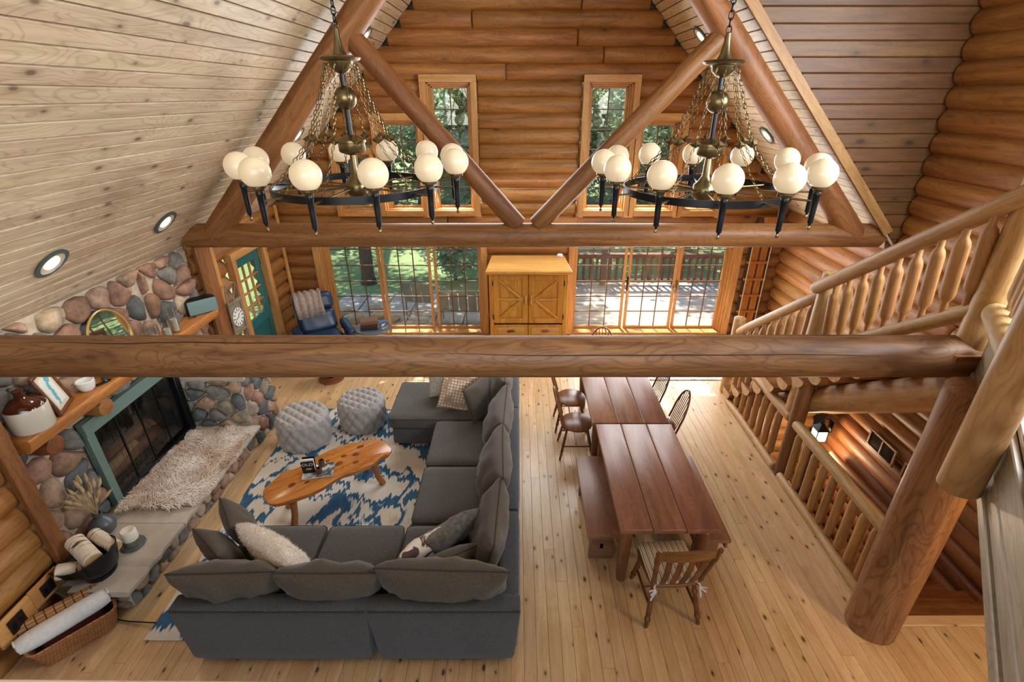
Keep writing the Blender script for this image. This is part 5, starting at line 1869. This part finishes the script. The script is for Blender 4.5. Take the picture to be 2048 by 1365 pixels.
for i in range(NXT + 1):
    x = -.12 + .40 * i / NXT
    for k, (y, z) in enumerate(prof):
        fold = .016 * math.sin(i * 1.25 + k * .25) + .01 * mnoise.noise(Vector((i * .5, k * .8, 2)))
        n_ = 1 if y > 0 else -1
        V.append((x + .012 * math.sin(k * 1.1 + i * .3), y + (fold + .014) * n_, z + (fold + .012 if 3 <= k <= 5 else 0) - .012 * abs(math.sin(i * .4))))
m_ = len(prof)
for i in range(NXT):
    for k in range(m_ - 1):
        F.append((i * m_ + k, (i + 1) * m_ + k, (i + 1) * m_ + k + 1, i * m_ + k + 1))
o = MB().add([Mb @ Vector(v) for v in V], F).build('cloth', tcloth, thr, ang=180)
sm_ = o.modifiers.new('solid', 'SOLIDIFY')
sm_.thickness = .012
ft = thing('leather_footstool', 'navy leather footstool low on the floor by the recliner', 'footstool', (-3.08, 7.12, 0), R(25))
MB().lathe([(0, 0), (.2, 0), (.2, .02), (0, .03)], 20).build('base', M['log_dark'], ft)
MB().cyl((0, 0, .02), (0, 0, .3), .035).build('column', M['black'], ft)
MB().softbox(.50, .40, .13, .05, 7, crown=.03, wr=.01, c=(0, 0, .36)).build('cushion', lea, ft, ang=80)

sd = thing('side_table', 'round dark side table beside the blue recliner', 'table', (-2.55, 7.95, 0))
MB().lathe([(0, .53), (.30, .53), (.31, .54), (.31, .555), (.30, .565), (0, .565)], 30).build('table_top', plain('blue_grey_top', (92, 98, 108), .3), sd)
MB().lathe([(0, 0), (.16, 0), (.15, .02), (.035, .06), (.03, .3), (.04, .52), (0, .53)], 18).build('pedestal', M['log_dark'], sd)
for k, (z, c_, lab) in enumerate(((.567, (46, 38, 34), 'thick dark book at the bottom of the side table stack'), (.622, (62, 50, 42), 'dark brown book in the middle of the side table stack'), (.677, (120, 84, 56), 'tan covered book on top of the side table stack'))):
    bo = thing('book', lab, 'book', (-2.58, 7.90, z), R(8 + k * 4), 'books on the side table')
    MB().box(-.14, .14, -.10, .10, .004, .048).build('pages', plain('old_paper_%d' % k, (206, 190, 160), .8), bo, ang=0)
    cv = plain('book_cloth_%d' % k, c_, .6)
    MB().box(-.145, .145, -.104, .104, .048, .053).build('cover', cv, bo, ang=0)
    MB().box(-.145, .145, -.104, .104, .0, .004).build('cover', cv, bo, ang=0)
    MB().box(-.145, .145, -.106, -.100, .0, .053).build('spine', cv, bo, ang=0)
gb = thing('glass_bowl', 'clear round glass bowl on the side table', 'bowl', (-2.33, 7.86, .567))
MB().lathe([(0, 0), (.04, 0), (.075, .04), (.08, .08), (.06, .12), (.055, .12), (.074, .08), (.07, .045), (.035, .01), (0, .01)], 24).build('bowl', gl2, gb)
ab_ = MB().softbox(.24, .16, .03, .01, 4, c=(0, 0, .015)).build('blue_magazine', plain('blue_cover', (86, 104, 150), .4), None, (-2.44, 8.12, .567), (0, 0, R(14)))
tag(ab_, 'blue covered magazine lying at the back of the side table', 'magazine')

# ------------------------------------------------------------------ chandeliers
opal = plain('opal_globe_lit', (196, 180, 152), .25, emis=(255, 226, 184), estr=.33)
def chandelier(label, cx, cy, a0, zc):
    o = thing('chandelier', label, 'chandelier', (cx, cy, zc), R(a0), 'wagon-wheel globe chandeliers')
    ztop = roof(cx) - .03 - zc
    # ring
    rr = []
    n = 72
    for r, z in ((.70, -.03), (.715, -.03), (.715, .03), (.70, .03)):
        rr.append((r, z))
    mb = MB()
    rings = [[(r * math.cos(2 * PI * k / n), r * math.sin(2 * PI * k / n), z) for r, z in rr] for k in range(n)]
    mb.loft(rings, closed=True).build('ring', M['black'], o)
    MB().lathe([(0, -.16), (.022, -.15), (.03, -.12), (.05, -.10), (.095, -.06), (.105, -.01), (.095, .04), (.06, .075), (.035, .12), (.028, .30), (0, .30)], 24).build('hub', M['brass'], o)
    MB().lathe([(0, .26), (.04, .265), (.10, .285), (.112, .30), (.112, .36), (.122, .365), (.122, .385), (.09, .40), (.05, .42), (0, .43)], 28).build('drum', M['brass'], o)
    MB().cyl((0, 0, .40), (0, 0, .95), .021, None, 10).build('stem', M['black'], o)
    MB().ball((0, 0, .71), .092, 24, 14).build('ball', M['brass'], o)
    MB().lathe([(0, .88), (.05, .90), (.09, .94), (.10, .975), (.155, .985), (.165, 1.0), (.15, 1.012), (.06, 1.02), (.04, 1.06), (.026, 1.14), (.02, 1.20), (0, 1.21)], 28).build('top_bowl', M['brass'], o)
    # suspension chain
    mb = MB()
    z = 1.22
    k = 0
    while z < ztop:
        M1 = Matrix.Translation((0, 0, z)) @ Matrix.Rotation(PI / 2 * (k % 2), 4, 'Z')
        t1 = MB().torus((0, 0, 0), .024, .0055, 10, 5, 'X', (.75, 1.35))
        mb.add(t1.v, t1.f, M1)
        z += .050
        k += 1
    mb.build('suspension_chain', M['black'], o)
    MB().lathe([(0, ztop + .03), (.07, ztop + .02), (.06, ztop - .03), (.015, ztop - .06), (0, ztop - .06)], 18).build('ceiling_canopy', M['brass'], o)
    arm0 = None
    for k in range(12):
        a = 2 * PI * k / 12
        ca, sa = math.cos(a), math.sin(a)
        MB().tube([(.09 * ca, .09 * sa, .0), (.90 * ca, .90 * sa, .005)], .0085, 7).build('spoke', M['brass'], o)
        # torch
        tq = empty('torch', (.90 * ca, .90 * sa, 0), a, o)
        MB().lathe([(0, -.19), (.010, -.185), (.012, -.172), (.020, -.168), (.0215, -.16), (.0235, -.05), (.026, .04), (.030, .05), (.030, .08), (.022, .09), (0, .09)], 10).build('torch_handle', M['black'], tq)
        MB().lathe([(0, -.225), (.010, -.22), (.013, -.205), (.008, -.19), (0, -.185)], 8).build('finial', M['brass'], tq)
        MB().lathe([(0, .08), (.034, .08), (.04, .095), (.06, .102), (.062, .12), (.05, .13), (0, .13)], 16).build('globe_cup', M['brass'], tq)
        MB().ball((0, 0, .215), .112, 28, 18).build('globe', opal, tq)
        # chain from the top bowl to the ring, with a star knot
        p0 = Vector((.12 * ca, .12 * sa, .96))
        p1 = Vector((.34 * ca, .34 * sa, .40))
        p2 = Vector((.695 * ca, .695 * sa, .03))
        mb = MB()
        for a_, b_ in ((p0, p1), (p1, p2)):
            d = b_ - a_
            nlink = int(d.length / .042)
            q = d.to_track_quat('Z', 'Y').to_matrix().to_4x4()
            for i in range(nlink):
                sag = Vector((0, 0, -.02 * math.sin(PI * (i + .5) / nlink)))
                M1 = Matrix.Translation(a_ + d * ((i + .5) / nlink) + sag) @ q @ Matrix.Rotation(PI / 2 * (i % 2), 4, 'Z')
                t1 = MB().torus((0, 0, 0), .017, .0033, 8, 4, 'X', (.62, 1.5))
                mb.add(t1.v, t1.f, M1)
        mb.build('chain', M['brass'], o)
        rs_ = []
        for z_, f_ in ((-.03, .1), (0, 1), (.03, .1)):
            rs_.append([(p1.x + (.05 if j % 2 == 0 else .02) * f_ * math.cos(PI * j / 4), p1.y + (.05 if j % 2 == 0 else .02) * f_ * math.sin(PI * j / 4), p1.z + z_) for j in range(8)])
        MB().loft(rs_).build('star_knot', M['brass'], o, ang=20)
    return o
chandelier('brass and black chandelier of twelve globes nearer the stone fireplace', -1.44, 4.62, -95, 3.47)
chandelier('brass and black chandelier of twelve globes nearer the log staircase', 1.66, 4.62, -100, 3.44)

# recessed ceiling lights ----------------------------------------------
trimm = plain('can_trim_blue_grey', (84, 104, 106), .4, .4)
canm = plain('can_reflector', (226, 214, 200), .3, .3)
bulb = plain('can_bulb_lit', (255, 236, 206), .4, emis=(255, 232, 200), estr=1.2)
def can(x, y, label):
    s = -1 if x < RX else 1
    n = Vector((-s * RS, 0, -1)).normalized()
    p = Vector((x, y, roof(x))) + n * .002
    o = thing('recessed_light', label, 'ceiling light', p, 0, 'recessed ceiling lights')
    o.rotation_euler = n.to_track_quat('Z', 'Y').to_euler()
    o.scale = (1.32, 1.32, 1.2)
    mb = MB()
    k = 32
    rings = [[(r * math.cos(2 * PI * q / k), r * math.sin(2 * PI * q / k), z) for q in range(k)] for r, z in ((.11, 0), (.115, .012), (.088, .016), (.084, .0))]
    mb.loft(rings, cap=False).build('trim_ring', trimm, o)
    MB().lathe([(.088, .001), (.088, .012), (.06, .004), (.0, .003)], 28).build('reflector', canm, o)
    MB().lathe([(0, .004), (.055, .006), (.05, .014), (0, .018)], 20).build('bulb', bulb, o)
can(-3.86, 5.47, 'recessed light low on the pale ceiling slope nearest the log truss')
can(-3.86, 3.99, 'recessed light low on the pale ceiling slope nearest the camera')
can(-2.08, 7.88, 'recessed light high on ceiling slope behind the truss, fireplace side')
can(-3.20, 7.79, 'recessed light low on ceiling slope behind the truss, fireplace side')
can(2.47, 7.88, 'recessed light high on ceiling slope behind the truss, stair side')
can(3.59, 7.79, 'recessed light low on ceiling slope behind the truss, stair side')
for i, (x, y) in enumerate(((-3.86, 5.47), (-3.86, 3.99), (-3.2, 7.79), (3.59, 7.79), (-2.08, 7.88), (2.47, 7.88))):
    n = Vector(((1 if x < RX else -1) * RS, 0, -1)).normalized()
    light('recessed_spot_%d' % i, 'SPOT', Vector((x, y, roof(x))) + n * .05, Vector((x, y, 0)), 26, (1, .84, .62), spot_size=R(110), spot_blend=.8, shadow_soft_size=.06)
# ------------------------------------------------------------------ outside: lawn, deck, trees
t = NT('lawn_grass')
t.coords(rand=False)
n1 = t.noise(t.v, .35, 3)
n2 = t.noise(t.v, 9, 4)
c = t.mix(t.ramp(n1, [(.3, (0, 0, 0)), (.7, (1, 1, 1))]), srgb(96, 116, 78), srgb(150, 164, 112))
c = t.mix(.5, c, t.ramp(n2, [(.3, (.6, .6, .6)), (.7, (1, 1, 1))]), 'MULTIPLY')
lawn = MB()
G = 40
V = []
for i in range(G + 1):
    for j in range(G + 1):
        x, y = -45 + 90 * i / G, 9.0 + 60 * (j / G) ** 1.6
        V.append((x, y, -.42 + .10 * mnoise.noise(Vector((x * .2, y * .2, 0))) + max(0, y - 40) * .12))
F = [(i * (G + 1) + j, (i + 1) * (G + 1) + j, (i + 1) * (G + 1) + j + 1, i * (G + 1) + j + 1) for i in range(G) for j in range(G)]
lawn.add(V, F).build('lawn', t.set(Base_Color=c, Roughness=.95, Specular_IOR_Level=.1), None, ang=180)['kind'] = 'structure'
o = MB().box(-20, -5, -4, 9.2, -.5, -.42).build('ground_side', t.m, None, ang=0)
o['kind'] = 'structure'

patio = struct('patio')
pm = plain('patio_paver', (170, 160, 150), .9, nscale=6, namt=.15, var=.2)
for i in range(8):
    for j in range(4):
        x, y = -4.3 + i * .62, 9.25 + j * .62
        MB().box(x, x + .6, y, y + .6, -.4, -.24 + rng.uniform(0, .01)).build('paver', pm, patio, bevel=.012, seg=1)
deckw = wood('deck_board_wood', (196, 184, 172), (158, 146, 136), 'X', .7, 1.6, .05, .3, .12, .3)
redw = wood('redwood_rail', (138, 84, 62), (104, 60, 44), 'Z', .6, 0, var=.12)
redx = wood('redwood_rail_X', (150, 96, 74), (112, 66, 50), 'X', .6, 0, var=.12)
dk_ = thing('redwood_deck', 'weathered grey deck boards outside the sliding doors', 'deck', (3.5, 10.4, -.12))
y = 9.14
while y < 12.2:
    board('deck_board', 5.8, .135, .035, deckw, dk_, .004, frame4((-2.75, y - 10.4, 0), (1, 0, 0), (0, 0, 1)))
    y += .142
MB().box(-2.75, 3.05, 9.1 - 10.4, 12.2 - 10.4, -.28, -.036).build('deck_frame', redx, dk_, ang=0)
rl_ = thing('deck_railing', 'brown balustered deck railing outside the sliding doors', 'railing', (3.5, 12.0, -.12))
MB().box(-2.75, 3.05, -.08, .08, .78, .82).build('top_rail', redx, rl_, bevel=.006)
MB().box(-2.75, 3.05, -.03, .03, .70, .775).build('upper_rail', redx, rl_, bevel=.004)
MB().box(-2.75, 3.05, -.03, .03, .08, .155).build('bottom_rail', redx, rl_, bevel=.004)
x = -2.7
k = 0
while x < 3.0:
    if k % 11 == 8:
        MB().box(x - .07, x + .07, -.07, .07, 0, .98).build('rail_post', redw, rl_, bevel=.006)
        MB().box(x - .085, x + .085, -.085, .085, .98, 1.0).build('post_cap', deckw, rl_, ang=0)
    else:
        MB().box(x - .03, x + .03, -.03, .03, .13, .72).build('baluster', redw, rl_, bevel=.004, seg=1)
    x += .165
    k += 1
# slatted garden lounge and chair on the patio
gw = plain('teal_grey_slat', (150, 160, 158), .6, var=.1)
def lounge(label, x, y, rz, w, n):
    o = thing('garden_bench', label, 'bench', (x, y, -.24), rz, 'slatted garden seats on the patio')
    for i in range(n):
        xx = -w / 2 + w * (i + .5) / n
        MB().box(xx - w / n * .44, xx + w / n * .44, -.28, .26, .40, .425).build('seat_slat', gw, o, bevel=.004, seg=1)
        MB().box(xx - w / n * .44, xx + w / n * .44, 0, .022, 0, .5, Matrix.Translation((0, .26, .42)) @ Matrix.Rotation(R(-16), 4, 'X')).build('back_slat', gw, o, bevel=.004, seg=1)
    for s in (-1, 1):
        MB().tube([(s * (w / 2 + .02), -.26, 0), (s * (w / 2 + .02), -.26, .62), (s * (w / 2 + .02), .3, .64)], .02, 8).build('arm_frame', gw, o)
        MB().tube([(s * (w / 2 + .0), .28, 0), (s * (w / 2 + .0), .27, .42), (s * (w / 2), .42, .92)], .02, 8).build('rear_leg', gw, o)
    MB().box(-w / 2, w / 2, -.27, -.24, .36, .4).build('front_rail', gw, o, ang=0)
    return o
lounge('slatted grey garden seat right outside, nearer the armoire', -1.15, 9.9, R(182), .95, 5)
lounge('slatted grey garden seat outside, nearer the tree trunk', -2.1, 10.35, R(168), .6, 3)
for i, (x, y, s_) in enumerate(((-3.55, 9.95, .20), (-3.1, 10.2, .16), (-2.75, 10.05, .13), (-3.9, 10.3, .22), (-3.3, 10.6, .15))):
    mb = MB()
    mb.ball((0, 0, 0), s_, 14, 9, (1.25, .95, .6))
    mb.v = [tuple(Vector(v) * (1 + .16 * mnoise.noise(Vector(v) * 6 + Vector((i * 5, 0, 0))))) for v in mb.v]
    o = mb.build('boulder', STONES[4], None, (x, y, -.25 + s_ * .45))
    tag(o, ['pale boulder outside the glazed doors, nearest the blue recliner', 'pale boulder outside the glazed doors, beside the patio seats', 'smallest pale boulder outside the glazed doors', 'largest pale boulder outside, at the far left of the row', 'pale boulder at the back of the row outside the glazed doors'][i], 'rock', 'boulders at the patio edge')

leafm = NT('tree_leaf')
leafm.coords()
ln_ = leafm.noise(leafm.v, 1.2, 3)
lc = leafm.ramp(ln_, [(.3, srgb(92, 114, 88)), (.5, srgb(152, 170, 134)), (.72, srgb(216, 224, 200))])
df = leafm.n('ShaderNodeBsdfDiffuse')
tl_ = leafm.n('ShaderNodeBsdfTranslucent')
leafm.l(lc, df.inputs[0]); leafm.l(lc, tl_.inputs[0])
mx = leafm.n('ShaderNodeMixShader'); mx.inputs[0].default_value = .45
leafm.l(df.outputs[0], mx.inputs[1]); leafm.l(tl_.outputs[0], mx.inputs[2])
leafm.l(mx.outputs[0], leafm.out.inputs[0])
leafm = leafm.m
bark = plain('tree_bark', (74, 64, 54), .95, nscale=12, namt=.35, bump=.6)

def leaf_cloud(n, rx, ry, rz, seed, size=.09, clumps=36):
    rg = random.Random(seed)
    cl = []
    for k in range(clumps):
        while True:
            p = Vector((rg.uniform(-1, 1), rg.uniform(-1, 1), rg.uniform(-1, 1)))
            if .25 < p.length < 1:
                break
        cl.append((Vector((p.x * rx, p.y * ry, p.z * rz)), rg.uniform(.18, .34)))
    V, F = [], []
    for k in range(n):
        c, r = cl[rg.randrange(clumps)]
        d = Vector((rg.gauss(0, 1), rg.gauss(0, 1), rg.gauss(0, .8))) * r * (rx + rz) / 2 * .55
        p = c + d
        a = Vector((rg.gauss(0, 1), rg.gauss(0, 1), rg.gauss(0, .6))).normalized()
        b = a.orthogonal().normalized()
        b = (b + Vector((rg.uniform(-.6, .6), rg.uniform(-.6, .6), rg.uniform(-.6, .6)))).normalized()
        s = size * rg.uniform(.6, 1.3)
        i = len(V)
        V += [p - a * s, p + b * s * .5, p + a * s, p - b * s * .5]
        F.append((i, i + 1, i + 2, i + 3))
    return MB().add(V, F)
def tree(label, x, y, h, rx, rz, zc, tr_, seed, n=7000, size=.10, bush=False):
    o = thing('tree' if not bush else 'shrub', label, 'tree' if not bush else 'shrub', (x, y, -.45), rng.uniform(0, 6), 'trees and shrubs beyond the windows')
    if tr_:
        MB().tube([(0, 0, -.1), (.0, 0, .25), (.05, .03, h * .3), (-.05, .06, h * .6), (.03, 0, h)], [tr_ * 1.5, tr_ * 1.05, tr_ * .9, tr_ * .7, tr_ * .3], 12).build('trunk', bark, o)
        for k in range(5):
            a = k * 1.3 + seed
            z0 = h * (.45 + .1 * k)
            MB().tube([(0, 0, z0), (rx * .3 * math.cos(a), rx * .3 * math.sin(a), z0 + h * .08), (rx * .7 * math.cos(a), rx * .7 * math.sin(a), z0 + h * .12)], [tr_ * .4, tr_ * .28, tr_ * .1], 7).build('branch', bark, o)
    leaf_cloud(n, rx, rx, rz, seed, size).build('foliage', leafm, o, (0, 0, zc), ang=0, kind='stuff')
    return o
tree('big tree with a thick dark trunk on the lawn outside', -4.1, 13.0, 9, 4.2, 2.3, 7.2, .17, 1, 9000, .13)
tree('leafy low shrub on the lawn before the patio seats', -1.75, 13.2, 1, .75, .7, .95, .03, 2, 3000, .06, True)
tree('slim tree behind the deck railing at its stair end', 5.6, 16.5, 9, 3.2, 2.6, 6.6, .16, 4, 11000, .12)
tree('tall tree past the deck facing the middle sliding door', 1.2, 19.5, 10, 3.6, 3.4, 5.2, .2, 5, 13000, .13)
for k, (x, y, r, zc, rz) in enumerate(((-9, 22, 4.2, 3.6, 4.2), (-4.5, 24, 4.2, 3.2, 4.0), (0, 26, 4.6, 3.6, 4.4), (4.6, 24.5, 4.2, 3.2, 4.0), (9.2, 23, 4.4, 3.6, 4.2), (14, 25, 5, 3.6, 4.4), (-14, 25, 5, 3.8, 4.4))):
    tree(['dense green tree at the far side of the lawn, leftmost of the row', 'dense green tree at the lawn edge behind the thick trunk', 'dense green tree at the lawn edge behind the armoire', 'dense green tree at the lawn edge behind the sliding doors', 'dense green tree at the lawn edge past the toboggan', 'dense green tree at lawn edge, rightmost of the row', 'dense green tree at lawn edge beyond the glazed green door'][k],
         x, y, 8, r, rz, zc, .2, 20 + k, 12000, .17)
tree('high-crowned tree shading the lawn beyond the patio', -4.8, 18.5, 10, 3.4, 2.2, 8.2, .16, 51, 5000, .13)
tree('high-crowned tree shading the lawn between patio and deck', -1.2, 17.2, 10, 3.0, 2.0, 8.0, .14, 52, 4500, .13)
tree('bushy tree close outside the green door', -9.5, 10.5, 6, 2.4, 2.6, 2.8, .12, 40, 9000, .11)
